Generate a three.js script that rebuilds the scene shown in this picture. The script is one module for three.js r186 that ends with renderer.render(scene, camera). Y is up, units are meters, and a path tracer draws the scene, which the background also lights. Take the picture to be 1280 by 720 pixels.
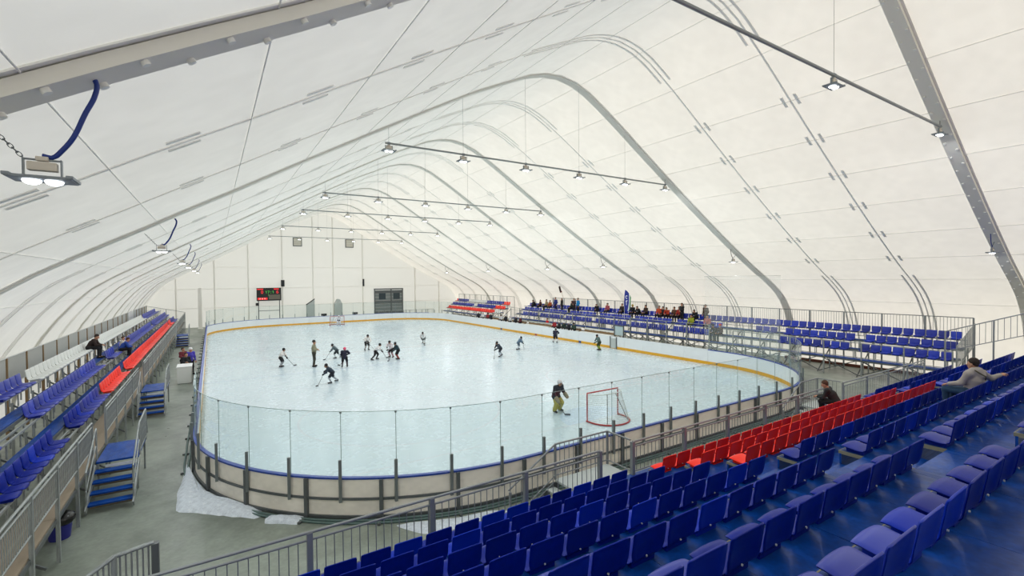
import * as THREE from 'three';
import { mergeGeometries } from 'three/addons/utils/BufferGeometryUtils.js';
import { RoundedBoxGeometry } from 'three/addons/geometries/RoundedBoxGeometry.js';
import { RectAreaLightUniformsLib } from 'three/addons/lights/RectAreaLightUniformsLib.js';
RectAreaLightUniformsLib.init();

// ---------- camera, sky, sun, exposure ----------
// Plan used throughout: X to the right across the rink, F forward along the rink (three.js z = -F), y up, metres.
const scene = new THREE.Scene();
const camera = new THREE.PerspectiveCamera(63.2, 1280 / 720, 0.1, 400);
camera.position.set(0.526, 6.253, 11.205);
camera.rotation.order = 'YXZ';
camera.rotation.set(-1.182 * Math.PI / 180, -32.689 * Math.PI / 180, -0.551 * Math.PI / 180);
scene.add(camera);
scene.background = new THREE.Color(0.95, 0.98, 1.0);       // bright overcast sky outside the tent
scene.backgroundIntensity = 1.42;
const sun = new THREE.DirectionalLight(new THREE.Color(1, 0.76, 0.52), 1.75);   // low warm sun on the right-hand side of the tent
sun.position.set(90, 40, 10);
sun.target.position.set(15, 5, -30);
sun.castShadow = true;
Object.assign(sun.shadow.camera, { left: -60, right: 60, top: 50, bottom: -50, near: 1, far: 260 });
sun.shadow.mapSize.set(2048, 2048);
scene.add(sun, sun.target);
const LAMP = 340;                                        // radiance of each floodlight's face
const renderer = new THREE.WebGLRenderer({ antialias: true });
renderer.toneMapping = THREE.LinearToneMapping;
renderer.toneMappingExposure = 1.08;
renderer.shadowMap.enabled = true;

// ---------- helpers ----------
const PI = Math.PI;
let seed = 7;
const rnd = () => { seed = (seed + 0x6d2b79f5) | 0; let t = Math.imul(seed ^ (seed >>> 15), 1 | seed); t = (t + Math.imul(t ^ (t >>> 7), 61 | t)) ^ t; return ((t ^ (t >>> 14)) >>> 0) / 4294967296; };
const rr = (a, b) => a + (b - a) * rnd();
const V = (x, y, z) => new THREE.Vector3(x, y, z);
const P = (X, y, F) => new THREE.Vector3(X, y, -F);
const used = {};
const numbered = (n) => { const k = used[n] = (used[n] ?? -1) + 1; return k ? n + '_' + String(k).padStart(3, '0') : n; };
const ORD = ['first', 'second', 'third', 'fourth', 'fifth', 'sixth', 'seventh', 'eighth', 'ninth', 'tenth', 'eleventh', 'twelfth', 'thirteenth', 'fourteenth', 'fifteenth', 'sixteenth', 'seventeenth', 'eighteenth', 'nineteenth', 'twentieth'];
const ord = (i) => ORD[i] ?? (i < 29 ? 'twenty-' + ORD[i - 20] : i === 29 ? 'thirtieth' : i < 39 ? 'thirty-' + ORD[i - 30] : 'fortieth');
function tag(o, label, category, group, kind) {
  if (label) o.userData.label = label;
  if (category) o.userData.category = category;
  if (group) o.userData.group = group;
  if (kind) o.userData.kind = kind;
  return o;
}
function thing(name, label, category, pos, turn = 0, group) {
  const o = new THREE.Group(); o.name = numbered(name); scene.add(o);
  if (pos) o.position.copy(pos);
  o.rotation.y = turn;
  return tag(o, label, category, group);
}
function mesh(name, geo, mat, parent) {
  const m = new THREE.Mesh(geo, mat); m.castShadow = m.receiveShadow = true;
  m.name = parent ? name : numbered(name);
  (parent ?? scene).add(m);
  return m;
}
function struct(name, parent) { const o = new THREE.Group(); o.name = name; o.userData.kind = 'structure'; (parent ?? scene).add(o); return o; }
const UBOX = new THREE.BoxGeometry(1, 1, 1), UCYL = new THREE.CylinderGeometry(1, 1, 1, 10), UCYL6 = new THREE.CylinderGeometry(1, 1, 1, 6);
const YUP = V(0, 1, 0);
function box(name, mat, parent, c, sx, sy, sz, ry = 0) {
  const m = mesh(name, UBOX, mat, parent); m.position.copy(c); m.scale.set(sx, sy, sz); m.rotation.y = ry; return m;
}
function rbox(name, mat, parent, c, sx, sy, sz, r = 0.01, ry = 0) {
  const m = mesh(name, new RoundedBoxGeometry(sx, sy, sz, 2, r), mat, parent); m.position.copy(c); m.rotation.y = ry; return m;
}
function bar(name, mat, parent, a, b, r, geo = UCYL) {                       // round bar from a to b
  const m = mesh(name, geo, mat, parent), d = b.clone().sub(a);
  m.position.copy(a).add(b).multiplyScalar(0.5);
  m.quaternion.setFromUnitVectors(YUP, d.clone().normalize());
  m.scale.set(r, d.length(), r);
  return m;
}
function beam(name, mat, parent, a, b, w, h) {                               // square bar from a to b, h measured upright
  const m = mesh(name, UBOX, mat, parent), d = b.clone().sub(a);
  m.position.copy(a).add(b).multiplyScalar(0.5);
  const z = d.clone().normalize(), x = V(0, 1, 0).cross(z); if (x.lengthSq() < 1e-6) x.set(1, 0, 0); x.normalize();
  m.quaternion.setFromRotationMatrix(new THREE.Matrix4().makeBasis(x, z.clone().cross(x), z));
  m.scale.set(w, h, d.length());
  return m;
}
function barG(a, b, r, n = 6) {                                              // the same as a geometry, for merging
  const d = b.clone().sub(a), g = new THREE.CylinderGeometry(r, r, d.length(), n);
  g.applyQuaternion(new THREE.Quaternion().setFromUnitVectors(YUP, d.clone().normalize()));
  const c = a.clone().add(b).multiplyScalar(0.5); return g.translate(c.x, c.y, c.z);
}
const tubeG = (pts, r, seg = 24, rad = 8, closed = false) => new THREE.TubeGeometry(new THREE.CatmullRomCurve3(pts, closed), seg, r, rad, closed);
const boxG = (sx, sy, sz, x, y, z) => new THREE.BoxGeometry(sx, sy, sz).translate(x, y, z);
function setUV(g, f) { const p = g.attributes.position, uv = new Float32Array(p.count * 2); for (let i = 0; i < p.count; i++) { const q = f(p.getX(i), p.getY(i), p.getZ(i)); uv[2 * i] = q[0]; uv[2 * i + 1] = q[1]; } g.setAttribute('uv', new THREE.BufferAttribute(uv, 2)); return g; }

// ---------- procedural textures and materials ----------
function valueNoise(n, cells, s) {                                           // tiling value noise, n x n
  let sd = s; const r = () => { sd = (Math.imul(sd, 1664525) + 1013904223) | 0; return (sd >>> 0) / 4294967296; };
  const g = Float32Array.from({ length: cells * cells }, r), out = new Float32Array(n * n);
  for (let y = 0; y < n; y++) for (let x = 0; x < n; x++) {
    const fx = x / n * cells, fy = y / n * cells, x0 = Math.floor(fx), y0 = Math.floor(fy), u = fx - x0, v = fy - y0;
    const a = u * u * (3 - 2 * u), b = v * v * (3 - 2 * v), x1 = (x0 + 1) % cells, y1 = (y0 + 1) % cells;
    out[y * n + x] = (g[y0 * cells + x0] * (1 - a) + g[y0 * cells + x1] * a) * (1 - b) + (g[y1 * cells + x0] * (1 - a) + g[y1 * cells + x1] * a) * b;
  }
  return out;
}
function noiseTex(n, octs, s, fn, rx, ry, srgb = true) {
  const layers = octs.map(([c, w], i) => [valueNoise(n, c, s + i * 77), w]), data = new Uint8Array(n * n * 4);
  for (let i = 0; i < n * n; i++) { let v = 0; for (const [l, w] of layers) v += (l[i] - 0.5) * w; const c = fn(v); data[4 * i] = c[0]; data[4 * i + 1] = c[1]; data[4 * i + 2] = c[2]; data[4 * i + 3] = 255; }
  const t = new THREE.DataTexture(data, n, n); t.wrapS = t.wrapT = THREE.RepeatWrapping; t.magFilter = THREE.LinearFilter; t.minFilter = THREE.LinearMipmapLinearFilter; t.generateMipmaps = true;
  if (srgb) t.colorSpace = THREE.SRGBColorSpace; t.repeat.set(rx, ry); t.needsUpdate = true; return t;
}
const canvasTex = (w, h, draw) => { const c = document.createElement('canvas'); c.width = w; c.height = h; draw(c.getContext('2d'), w, h); const t = new THREE.CanvasTexture(c); t.colorSpace = THREE.SRGBColorSpace; return t; };
const cl = (x) => Math.max(0, Math.min(255, x));
const std = (color, roughness = 0.6, metalness = 0, more = {}) => new THREE.MeshStandardMaterial({ color, roughness, metalness, ...more });
const plastic = (color, roughness, spec = 0.4, more = {}) => new THREE.MeshPhysicalMaterial({ color, roughness, specularIntensity: spec, ...more });
const M = {
  steel: std(0x8b8f90, 0.42, 0.3), steelDark: std(0x5f6465, 0.45, 0.25), galv: std(0xb4b8b7, 0.45, 0.25, { map: noiseTex(128, [[8, 60], [32, 40]], 5, (v) => [cl(215 + v), cl(218 + v), cl(218 + v)], 1, 1) }),
  alu: std(0x7d8484, 0.38, 0.35), arch: plastic(0xe6e2d8, 0.85, 0.2), archThin: std(0xf6f4ee, 0.8), fence: std(0xc4c6c4, 0.5), bolt: std(0xe8e6df, 0.5),
  blue: plastic(0x0527a0, 0.42, 0.3, { map: noiseTex(128, [[4, 26], [24, 22]], 11, (v) => [cl(228 + v), cl(228 + v), cl(232 + v)], 1, 1) }),
  blue2: plastic(0x0831b4, 0.44, 0.3), blue3: plastic(0x062088, 0.4, 0.3), red: plastic(0xff2c12, 0.42), red2: plastic(0xf2230e, 0.42), orange: plastic(0xff6424, 0.45), whiteSeat: std(0xdfe2df, 0.45),
  deck: plastic(0x0c54b4, 0.5, 0.45, { map: noiseTex(512, [[5, 44], [20, 34], [90, 30]], 23, (v) => [cl(205 + v), cl(208 + v), cl(212 + v)], 1, 1), roughnessMap: noiseTex(256, [[6, 130], [40, 90]], 31, (v) => [0, cl(215 + v * 0.6), 0], 1, 1, false) }),
  deckSide: std(0x8c8870, 0.6), ply: std(0x8f8270, 0.8), dark: std(0x22262b, 0.7),
  concrete: std(0xffffff, 0.62, 0, { map: noiseTex(512, [[3, 26], [9, 20], [40, 14], [160, 12]], 41, (v) => [cl(134 + v), cl(142 + v), cl(131 + v * 0.95)], 5, 9), roughnessMap: noiseTex(256, [[5, 90], [30, 60]], 43, (v) => [0, cl(170 + v), 0], 4, 7, false) }),
  membrane: new THREE.MeshPhysicalMaterial({ color: 0xf4f2ec, roughness: 1, transmission: 0.4, thickness: 0, side: THREE.DoubleSide, specularIntensity: 0.3, map: noiseTex(256, [[4, 7], [16, 5]], 51, (v) => [cl(247 + v), cl(246 + v), cl(243 + v)], 1, 1) }),
  endwall: new THREE.MeshPhysicalMaterial({ color: 0xe8e5dc, roughness: 0.95, transmission: 0.36, thickness: 0, side: THREE.DoubleSide, specularIntensity: 0.3 }),
  mullion: std(0xefece4, 0.7), purlin: std(0xf0efea, 0.7),
  boardIn: std(0xe9eef0, 0.35), boardOut: std(0xfffaf0, 0.5, 0, { map: noiseTex(256, [[3, 14], [14, 10]], 61, (v) => [cl(246 + v), cl(244 + v), cl(240 + v)], 1, 1) }),
  cap: std(0x173f9c, 0.35), kick: std(0xe2a81e, 0.4), lineRed: std(0xa33036, 0.4), lineBlue: std(0x2c3c74, 0.4),
  glass: new THREE.MeshPhysicalMaterial({ color: 0xf2f8f7, roughness: 0.02, transmission: 1, thickness: 0, ior: 1.45, side: THREE.DoubleSide }),
  glassEdge: std(0x8fa7a5, 0.3, 0.1), net: new THREE.MeshStandardMaterial({ color: 0xe4e6e0, roughness: 0.9, transparent: true, opacity: 0.16, side: THREE.DoubleSide }),
  lens: std(0xffffff, 0.4, 0, { emissive: 0xf4fbff, emissiveIntensity: 5 }), lampBody: std(0x868d91, 0.5, 0.2), lampBox: std(0xcfc6b8, 0.55), cable: std(0x12307e, 0.5), black: std(0x111214, 0.6), wire: std(0x8b8b88, 0.5, 0.4),
  goalRed: std(0xb02a2c, 0.4), white: std(0xe8eaea, 0.45), snow: std(0xe9eef3, 0.9, 0, { map: noiseTex(128, [[6, 26], [30, 26]], 71, (v) => [cl(238 + v), cl(242 + v), cl(246 + v)], 3, 3) }),
  hose: std(0x58706c, 0.5), wood: std(0x8a7150, 0.7), greyBox: std(0xb9c0bd, 0.6), skin: std(0xc08f72, 0.6), hair: std(0x2a1e18, 0.8), hairBrown: std(0x4a3020, 0.8),
};

// ---------- roof section: (distance from ridge, height) on either side ----------
const RX = 15.2, F0 = -17.6, F1 = 65.2, archF = (k) => -1.0 + 4.14 * k;
const left = [[1.5, 16.0], [3.2, 15.25], [4.6, 14.6], [7.1, 13.25], [12.5, 10.2], [13.7, 9.5], [15.3, 8.6], [16.5, 7.9], [17.4, 7.4], [18.5, 6.75], [19.6, 6.05], [20.6, 5.0], [21.4, 3.9], [22.1, 2.6], [22.5, 1.2], [22.7, 0]];
const right = [[1.4, 16.0], [3.4, 14.95], [5.9, 13.4], [9.4, 11.25], [13.5, 8.85], [17.1, 6.88], [19.2, 5.85], [20.7, 4.95], [21.8, 3.8], [22.4, 2.5], [22.7, 1.2], [22.8, 0]];
const prof = new THREE.CatmullRomCurve3([...left.slice().reverse().map(([d, y]) => V(-d, y, 0)), V(0, 16.25, 0), ...right.map(([d, y]) => V(d, y, 0))], false, 'centripetal');
prof.arcLengthDivisions = 800;
const PLEN = prof.getLength();
const onProf = (s) => prof.getPointAt(Math.min(1, Math.max(0, s / PLEN)));
const sAt = (X) => { let lo = 0, hi = PLEN; for (let j = 0; j < 40; j++) { const m = (lo + hi) / 2; if (RX + onProf(m).x < X) lo = m; else hi = m; } return lo; };
const PMID = sAt(RX);
const profT = (s) => prof.getTangentAt(Math.min(1, Math.max(0, s / PLEN)));
// a ribbon that follows the section from arc length s0 to s1 between Fa and Fb, lifted `lift` towards the inside; thick > 0 closes it into a solid
function ribbon(s0, s1, Fa, Fb, lift, thick, n) {
  const pos = [], uv = [], idx = [], rows = [];
  const layer = (l) => { for (let i = 0; i <= n; i++) { const s = s0 + (s1 - s0) * i / n, p = onProf(s), t = profT(s), nx = t.y, ny = -t.x; for (const F of [Fa, Fb]) { pos.push(RX + p.x + nx * l, Math.max(0.0, p.y + ny * l), -F); uv.push(F / 4.14, s / 5); } } };
  layer(lift); if (thick) layer(lift - thick);
  const q = (a, b, c, d) => idx.push(a, b, c, a, c, d), o = 2 * (n + 1);
  for (let i = 0; i < n; i++) {
    const a = 2 * i; q(a, a + 1, a + 3, a + 2);
    if (thick) { q(o + a, o + a + 2, o + a + 3, o + a + 1); q(a, a + 2, o + a + 2, o + a); q(a + 1, o + a + 1, o + a + 3, a + 3); }
  }
  if (thick) { q(0, o, o + 1, 1); q(2 * n, 2 * n + 1, o + 2 * n + 1, o + 2 * n); }
  const g = new THREE.BufferGeometry();
  g.setAttribute('position', new THREE.Float32BufferAttribute(pos, 3)); g.setAttribute('uv', new THREE.Float32BufferAttribute(uv, 2)); g.setIndex(idx);
  if (thick) { const f = g.toNonIndexed(); f.computeVertexNormals(); return f; }
  g.computeVertexNormals(); return g;
}
const ceiling = struct('ceiling');
const edges = [F0]; for (let k = -3; k < 16; k++) edges.push(archF(k)); edges.push(F1);
for (let i = 0; i + 1 < edges.length; i++) mesh('membrane_panel', ribbon(0, PLEN, edges[i], edges[i + 1], 0, 0, 64), M.membrane, ceiling);
const PURL = [1.3, 3.8, 6.4, 8.85, 11.4, 13.9, 16.5, 19.0, 21.6, 24.3], PURL_LEFT = [0.6, 3.1, 5.6, 8.1, 10.6, 13.1, 15.7, 18.1, 20.6, 23];
for (const sgn of [-1, 1]) for (const o of sgn < 0 ? PURL_LEFT : PURL) {
  const p = onProf(PMID + sgn * o), t = profT(PMID + sgn * o);
  bar('purlin', M.purlin, ceiling, P(RX + p.x + t.y * 0.03, p.y - t.x * 0.03, F0), P(RX + p.x + t.y * 0.03, p.y - t.x * 0.03, F1), 0.011, UCYL6);
}
// ---------- arches ----------
const GREY = { '-1': 'nearest', 2: 'second', 5: 'third', 7: 'fourth', 10: 'fifth', 13: 'farthest' };
for (let k = -3; k <= 15; k++) {
  const F = archF(k), grey = GREY[k];
  if (grey) {
    const a = thing('roof_arch', `broad grey steel arch over the rink that carries the ${grey} row of floodlights`, 'arch', null, 0);
    const band = mesh('arch_band', ribbon(0, PLEN, F - 0.2, F + 0.2, k < 0 ? 0.18 : 0.07, k < 0 ? 0.14 : 0.05, 60), M.arch, a);
    mesh('arch_flange', ribbon(0, PLEN, F - 0.27, F + 0.27, 0.025, 0.02, 60), M.archThin, a);
    if (k === -1) for (let s = PMID - 21; s <= PMID + 24; s += 0.85) for (const d of [-0.13, 0.13]) {
      const q = s + (d > 0 ? 0.42 : 0), p = onProf(q), t = profT(q), m = mesh('bolt', UCYL, M.bolt, band);
      m.position.set(RX + p.x + t.y * 0.19, p.y - t.x * 0.19, -F + d); m.quaternion.setFromUnitVectors(YUP, V(t.y, -t.x, 0)); m.scale.set(0.042, 0.07, 0.042);
    }
  } else {
    const where = k < 0 ? 'before the nearest floodlit arch' : k < 2 ? 'between nearest and second floodlit arches' : k < 5 ? 'between second and third floodlit arches' : k < 7 ? 'between third and fourth floodlit arches' : k < 10 ? 'between fourth and fifth floodlit arches' : k < 13 ? 'between fifth and farthest floodlit arches' : 'beyond the farthest floodlit arch';
    const base = [-3, 0, 3, 6, 8, 11, 14].filter((b) => b <= k).pop(), single = k === 6;
    const a = thing('seam_arch', `thin pale seam arch, ${single ? 'the only one' : ord(k - base) + ' one'} ${where}`, 'arch', null, 0);
    mesh('seam', ribbon(0, PLEN, F - 0.035, F + 0.035, 0.02, 0.02, 60), M.archThin, a);
    for (const d of [-0.26, 0.26]) {
      mesh('eave_strip', ribbon(1.2, 8.2, F + d - 0.05, F + d + 0.05, 0.025, 0.025, 16), M.archThin, a);
      mesh('eave_strip', ribbon(PLEN - 8.2, PLEN - 1.2, F + d - 0.05, F + d + 0.05, 0.025, 0.025, 16), M.archThin, a);
      mesh('crown_strip', ribbon(PMID - 5, PMID + 3.2, F + d - 0.045, F + d + 0.045, 0.025, 0.025, 16), M.archThin, a);
      for (const sg of [-1, 1]) for (const o of (sg < 0 ? PURL_LEFT : PURL).slice(2, 8).map((q) => q + (sg < 0 ? 1.2 : 0))) mesh('bracket', ribbon(PMID + sg * o - 0.28, PMID + sg * o + 0.28, F + d - 0.055, F + d + 0.055, 0.02, 0.02, 2), M.purlin, a);
    }
  }
}
// ---------- end walls, side plinths ----------
function endWall(name, F, seams, out) {
  const w = struct(name), top = (X) => onProf(sAt(X)).y;
  const xs = [RX - 22.68, ...seams, RX + 22.78];
  for (let i = 0; i + 1 < xs.length; i++) {
    const sh = new THREE.Shape(); sh.moveTo(xs[i], 0); sh.lineTo(xs[i + 1], 0);
    for (let j = 0; j <= 14; j++) { const X = xs[i + 1] + (xs[i] - xs[i + 1]) * j / 14; sh.lineTo(X, top(X) + 0.02); }
    const g = new THREE.ShapeGeometry(sh); mesh('wall_panel', g.translate(0, 0, -F), M.endwall, w);
    if (i) box('mullion', M.mullion, w, P(xs[i], top(xs[i]) / 2, F - out * 0.06), 0.16, top(xs[i]), 0.1);
  }
  for (const y of [2.6, 5.2, 8.2]) { const s = (() => { for (let q = 0; q < PLEN / 2; q += 0.05) if (onProf(q).y > y) return RX + onProf(q).x; })(); box('girt', M.mullion, w, P(RX, y, F - out * 0.03), 2 * (RX - s) - 0.4, 0.05, 0.05); }
  return w;
}
const FAR = 65.2;
endWall('wall_far', FAR, [-3.5, 0.84, 4.93, 9.3, 13.54, 16.46, 21.0, 29.8, 34.2], 1);
endWall('wall_near', F0, [-2, 6, 15.2, 24, 32], -1);
// roller gate in the far wall
const gate = struct('door_1');
for (let i = 0; i < 8; i++) box('gate_slat', i % 3 === 1 ? M.steelDark : std(0x7c8484, 0.5, 0.3), gate, P(25.2, 0.3 + i * 0.56, FAR - 0.12), 4.5, 0.53, 0.06);
for (const X of [22.85, 25.6, 27.55]) box('gate_jamb', M.steelDark, gate, P(X, 2.35, FAR - 0.16), 0.16, 4.7, 0.12);
box('gate_head', M.steelDark, gate, P(25.2, 4.7, FAR - 0.16), 4.9, 0.2, 0.14);
for (const X of [24.1, 26.5]) box('gate_window', std(0x39474d, 0.2, 0.1), gate, P(X, 3.5, FAR - 0.17), 1.1, 1.0, 0.04);
for (const [i, X] of [[0, 11.45], [1, 19.0]]) {
  const v = struct('window_' + (i + 1));
  box('vent_frame', M.steelDark, v, P(X, 12.0, FAR - 0.08), 1.25, 1.3, 0.1); box('vent_panel', std(0xc9c4b6, 0.8), v, P(X, 12.0, FAR - 0.12), 1.05, 1.1, 0.08);
  for (let j = 0; j < 5; j++) box('louver', M.mullion, v, P(X, 11.6 + j * 0.2, FAR - 0.17), 1.0, 0.05, 0.04);
}
// ---------- floor, ice ----------
mesh('floor', setUV(boxG(RX * 0 + 45.4, 0.3, F1 - F0, RX, -0.15, -(F0 + F1) / 2), (x, y, z) => [x / 46, z / 83]), M.concrete).userData.kind = 'structure';
const W = 30, L = 60, R = 8;
function rinkShape(off) {
  const s = new THREE.Shape(), x0 = -off, x1 = W + off, y0 = -off, y1 = L + off, r = R + off;
  s.moveTo(x0 + r, y0); s.lineTo(x1 - r, y0); s.absarc(x1 - r, y0 + r, r, -PI / 2, 0); s.lineTo(x1, y1 - r); s.absarc(x1 - r, y1 - r, r, 0, PI / 2);
  s.lineTo(x0 + r, y1); s.absarc(x0 + r, y1 - r, r, PI / 2, PI); s.lineTo(x0, y0 + r); s.absarc(x0 + r, y0 + r, r, PI, 1.5 * PI); return s;
}
const iceMap = canvasTex(1024, 2048, (c, w, h) => {
  c.fillStyle = '#c5d7df'; c.fillRect(0, 0, w, h);
  const sx = w / W, sy = h / L, X = (x) => x * sx, Y = (f) => f * sy;
  let s = 5; const r = () => { s = (Math.imul(s, 1664525) + 1013904223) | 0; return (s >>> 0) / 4294967296; };
  for (let i = 0; i < 900; i++) { c.strokeStyle = r() < 0.5 ? 'rgba(255,255,255,0.05)' : 'rgba(196,212,220,0.04)'; c.lineWidth = 0.6 + r() * 2; c.beginPath(); const x = r() * w, y = r() * h; c.arc(x, y, 20 + r() * 120, r() * 6, r() * 6 + 0.9); c.stroke(); }
  c.globalAlpha = 0.16;
  c.fillStyle = '#7f99c4'; for (const f of [22.8, 37.2]) c.fillRect(0, Y(f - 0.15), w, Y(0.3));
  c.fillStyle = '#c88a8a'; c.fillRect(0, Y(29.87), w, Y(0.3)); for (const f of [4, 56]) c.fillRect(0, Y(f - 0.03), w, Y(0.06));
  c.strokeStyle = '#9fb2cc'; c.lineWidth = 3; c.beginPath(); c.ellipse(X(15), Y(30), X(4.5), Y(4.5), 0, 0, 7); c.stroke();
  c.strokeStyle = '#c9a0a4'; for (const f of [10, 50]) for (const x of [8, 22]) { c.beginPath(); c.ellipse(X(x), Y(f), X(4.5), Y(4.5), 0, 0, 7); c.stroke(); }
  c.globalAlpha = 0.32; c.fillStyle = '#a9c9ee';
  for (const [f, a0] of [[4, 0], [56, PI]]) { c.beginPath(); c.ellipse(X(15), Y(f), X(1.9), Y(1.9), 0, a0, a0 + PI); c.fill(); }
});
const iceG = setUV(new THREE.ExtrudeGeometry(rinkShape(0.02), { depth: 0.03, bevelEnabled: false, curveSegments: 24 }), (x, y) => [x / W, 1 - y / L]);
iceG.rotateX(-PI / 2);
mesh('floor_ice', iceG, new THREE.MeshPhysicalMaterial({ map: iceMap, roughness: 0.32, roughnessMap: noiseTex(256, [[8, 24], [40, 26]], 91, (v) => [0, cl(215 + v), 0], 6, 12, false), clearcoat: 0.15, clearcoatRoughness: 0.2 })).userData.kind = 'structure';

// ---------- rink boards ----------
const PERI = [W - 2 * R, PI / 2 * R, L - 2 * R, PI / 2 * R, W - 2 * R, PI / 2 * R, L - 2 * R, PI / 2 * R], TOTAL = PERI.reduce((a, b) => a + b);
function rink(s, off) {      // point `off` outside the ice edge at arc length s, starting at the near end's left tangent point, anticlockwise seen from above
  s = ((s % TOTAL) + TOTAL) % TOTAL; let i = 0; while (s > PERI[i]) { s -= PERI[i]; i++; }
  const line = (x, f, dx, df) => ({ X: x + dx * s + df * off, F: f + df * s - dx * off, dx, df }), arc = (cx, cf, a0) => { const a = a0 + s / R; return { X: cx + (R + off) * Math.cos(a), F: cf + (R + off) * Math.sin(a), dx: -Math.sin(a), df: Math.cos(a) }; };
  return [() => line(R, 0, 1, 0), () => arc(W - R, R, -PI / 2), () => line(W, R, 0, 1), () => arc(W - R, L - R, 0), () => line(W - R, L, -1, 0), () => arc(R, L - R, PI / 2), () => line(0, L - R, 0, -1), () => arc(R, R, PI)][i]();
}
function strip(sa, sb, y0, y1, o0, o1) {   // solid bent along the rink edge
  const n = Math.max(1, Math.ceil((sb - sa) / 0.45)), pos = [], idx = [];
  for (let i = 0; i <= n; i++) { const s = sa + (sb - sa) * i / n; for (const [o, y] of [[o0, y0], [o1, y0], [o1, y1], [o0, y1]]) { const p = rink(s, o); pos.push(p.X, y, -p.F); } }
  for (let i = 0; i < n; i++) for (let j = 0; j < 4; j++) { const a = 4 * i + j, b = 4 * i + (j + 1) % 4; idx.push(a, a + 4, b + 4, a, b + 4, b); }
  idx.push(0, 1, 2, 0, 2, 3); const e = 4 * n; idx.push(e, e + 2, e + 1, e, e + 3, e + 2);
  let g = new THREE.BufferGeometry(); g.setAttribute('position', new THREE.Float32BufferAttribute(pos, 3)); g.setIndex(idx);
  setUV(g, (x, y, z) => [(x + z) / 2, y]); g = g.toNonIndexed(); g.computeVertexNormals(); return g;
}
const boards = thing('rink_boards', 'white dasher boards with blue cap and yellow kick plate surrounding the whole ice rink', 'rink boards', null);
const BH = 1.07, NP = 84, PS = TOTAL / NP;
for (let i = 0; i < NP; i++) {
  const a = i * PS + 0.006, b = (i + 1) * PS - 0.006, mid = (a + b) / 2;
  mesh('board_panel', strip(a, b, 0.02, BH - 0.02, 0, 0.03), M.boardIn, boards);
  mesh('backing_panel', strip(a, b, 0.06, BH - 0.03, 0.055, 0.075), M.boardOut, boards);
  const gx = rink(mid, 0);
  mesh('kick_plate', strip(a, b, 0.03, 0.24, -0.014, 0), M.kick, boards);
  mesh('cap_rail', strip(a - 0.006, b + 0.006, BH - 0.03, BH + 0.015, -0.02, 0.1), gx.X > 29 && gx.F > 10 ? M.boardIn : M.cap, boards);
  mesh('mid_rail', strip(a, b, 0.5, 0.56, 0.075, 0.115), M.steelDark, boards);
  mesh('base_rail', strip(a, b, 0.03, 0.1, 0.075, 0.125), M.steelDark, boards);
  const p = rink(a, 0.12); box('frame_post', M.steelDark, boards, P(p.X, BH / 2, p.F), 0.09, BH - 0.04, 0.09, Math.atan2(p.df, p.dx));
  beam('foot_bracket', M.steelDark, boards, P(p.X, 0.03, p.F), P(p.X + p.df * 0.35, 0.03, p.F - p.dx * 0.35), 0.07, 0.05);
}
for (const [f, m] of [[22.8, M.lineBlue], [30, M.lineRed], [37.2, M.lineBlue]]) for (const X of [-0.012, W - 0.002]) box('line_mark', m, boards, P(X + (X > 1 ? -0.014 : 0.028), 0.14, f), 0.006, 0.2, 0.34);
for (const f of [18.0, 18.75]) box('gate_post', M.steelDark, boards, P(W - 0.03, 0.55, f), 0.05, 1.06, 0.07);
box('gate_leaf', M.greyBox, boards, P(W - 0.025, 0.5, 18.38), 0.03, 0.85, 0.6);
// glass at both ends and their corners
const shield = thing('glass_shield', 'clear glass shield panes standing on the boards at the near end of the rink', 'glass shield', null);
const shield2 = thing('glass_shield', 'clear glass shield panes standing on the boards at the far end below the scoreboard', 'glass shield', null);
function glassRun(root, s0, s1, top, pitch) {
  const n = Math.round((s1 - s0) / pitch), d = (s1 - s0) / n;
  for (let i = 0; i < n; i++) {
    const a = s0 + i * d, b = a + d;
    mesh('glass_pane', (() => { const g = new THREE.BufferGeometry(), m = 4, pos = [], idx = []; for (let j = 0; j <= m; j++) { const p = rink(a + 0.012 + (d - 0.024) * j / m, 0.05); pos.push(p.X, BH + 0.015, -p.F, p.X, top, -p.F); if (j < m) { const k = 2 * j; idx.push(k, k + 2, k + 3, k, k + 3, k + 1); } } g.setAttribute('position', new THREE.Float32BufferAttribute(pos, 3)); g.setIndex(idx); g.computeVertexNormals(); return g; })(), M.glass, root);
    mesh('pane_edge', strip(a + 0.012, b - 0.012, top - 0.012, top, 0.044, 0.056), M.glassEdge, root);
    const p = rink(a, 0.05), q = rink(a, 0.135);
    bar('pane_joint', M.glassEdge, root, P(p.X, BH, p.F), P(p.X, top, p.F), 0.009, UCYL6);
    box('glass_clip', M.alu, root, P(p.X, top - 0.03, p.F), 0.05, 0.05, 0.03, Math.atan2(p.df, p.dx));
    beam('glass_post', M.alu, root, P(q.X, 0.46, q.F), P(q.X, BH + 0.5, q.F), 0.075, 0.06);
  }
}
glassRun(shield, -PERI[7] - 2.4, PERI[0] + PERI[1] + 1.2, 2.82, 1.42);
glassRun(shield2, PERI[0] + PERI[1] + PERI[2] - 1, PERI[0] + PERI[1] + PERI[2] + PERI[3] + PERI[4] + PERI[5] + 1, 2.82, 1.6);
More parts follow.
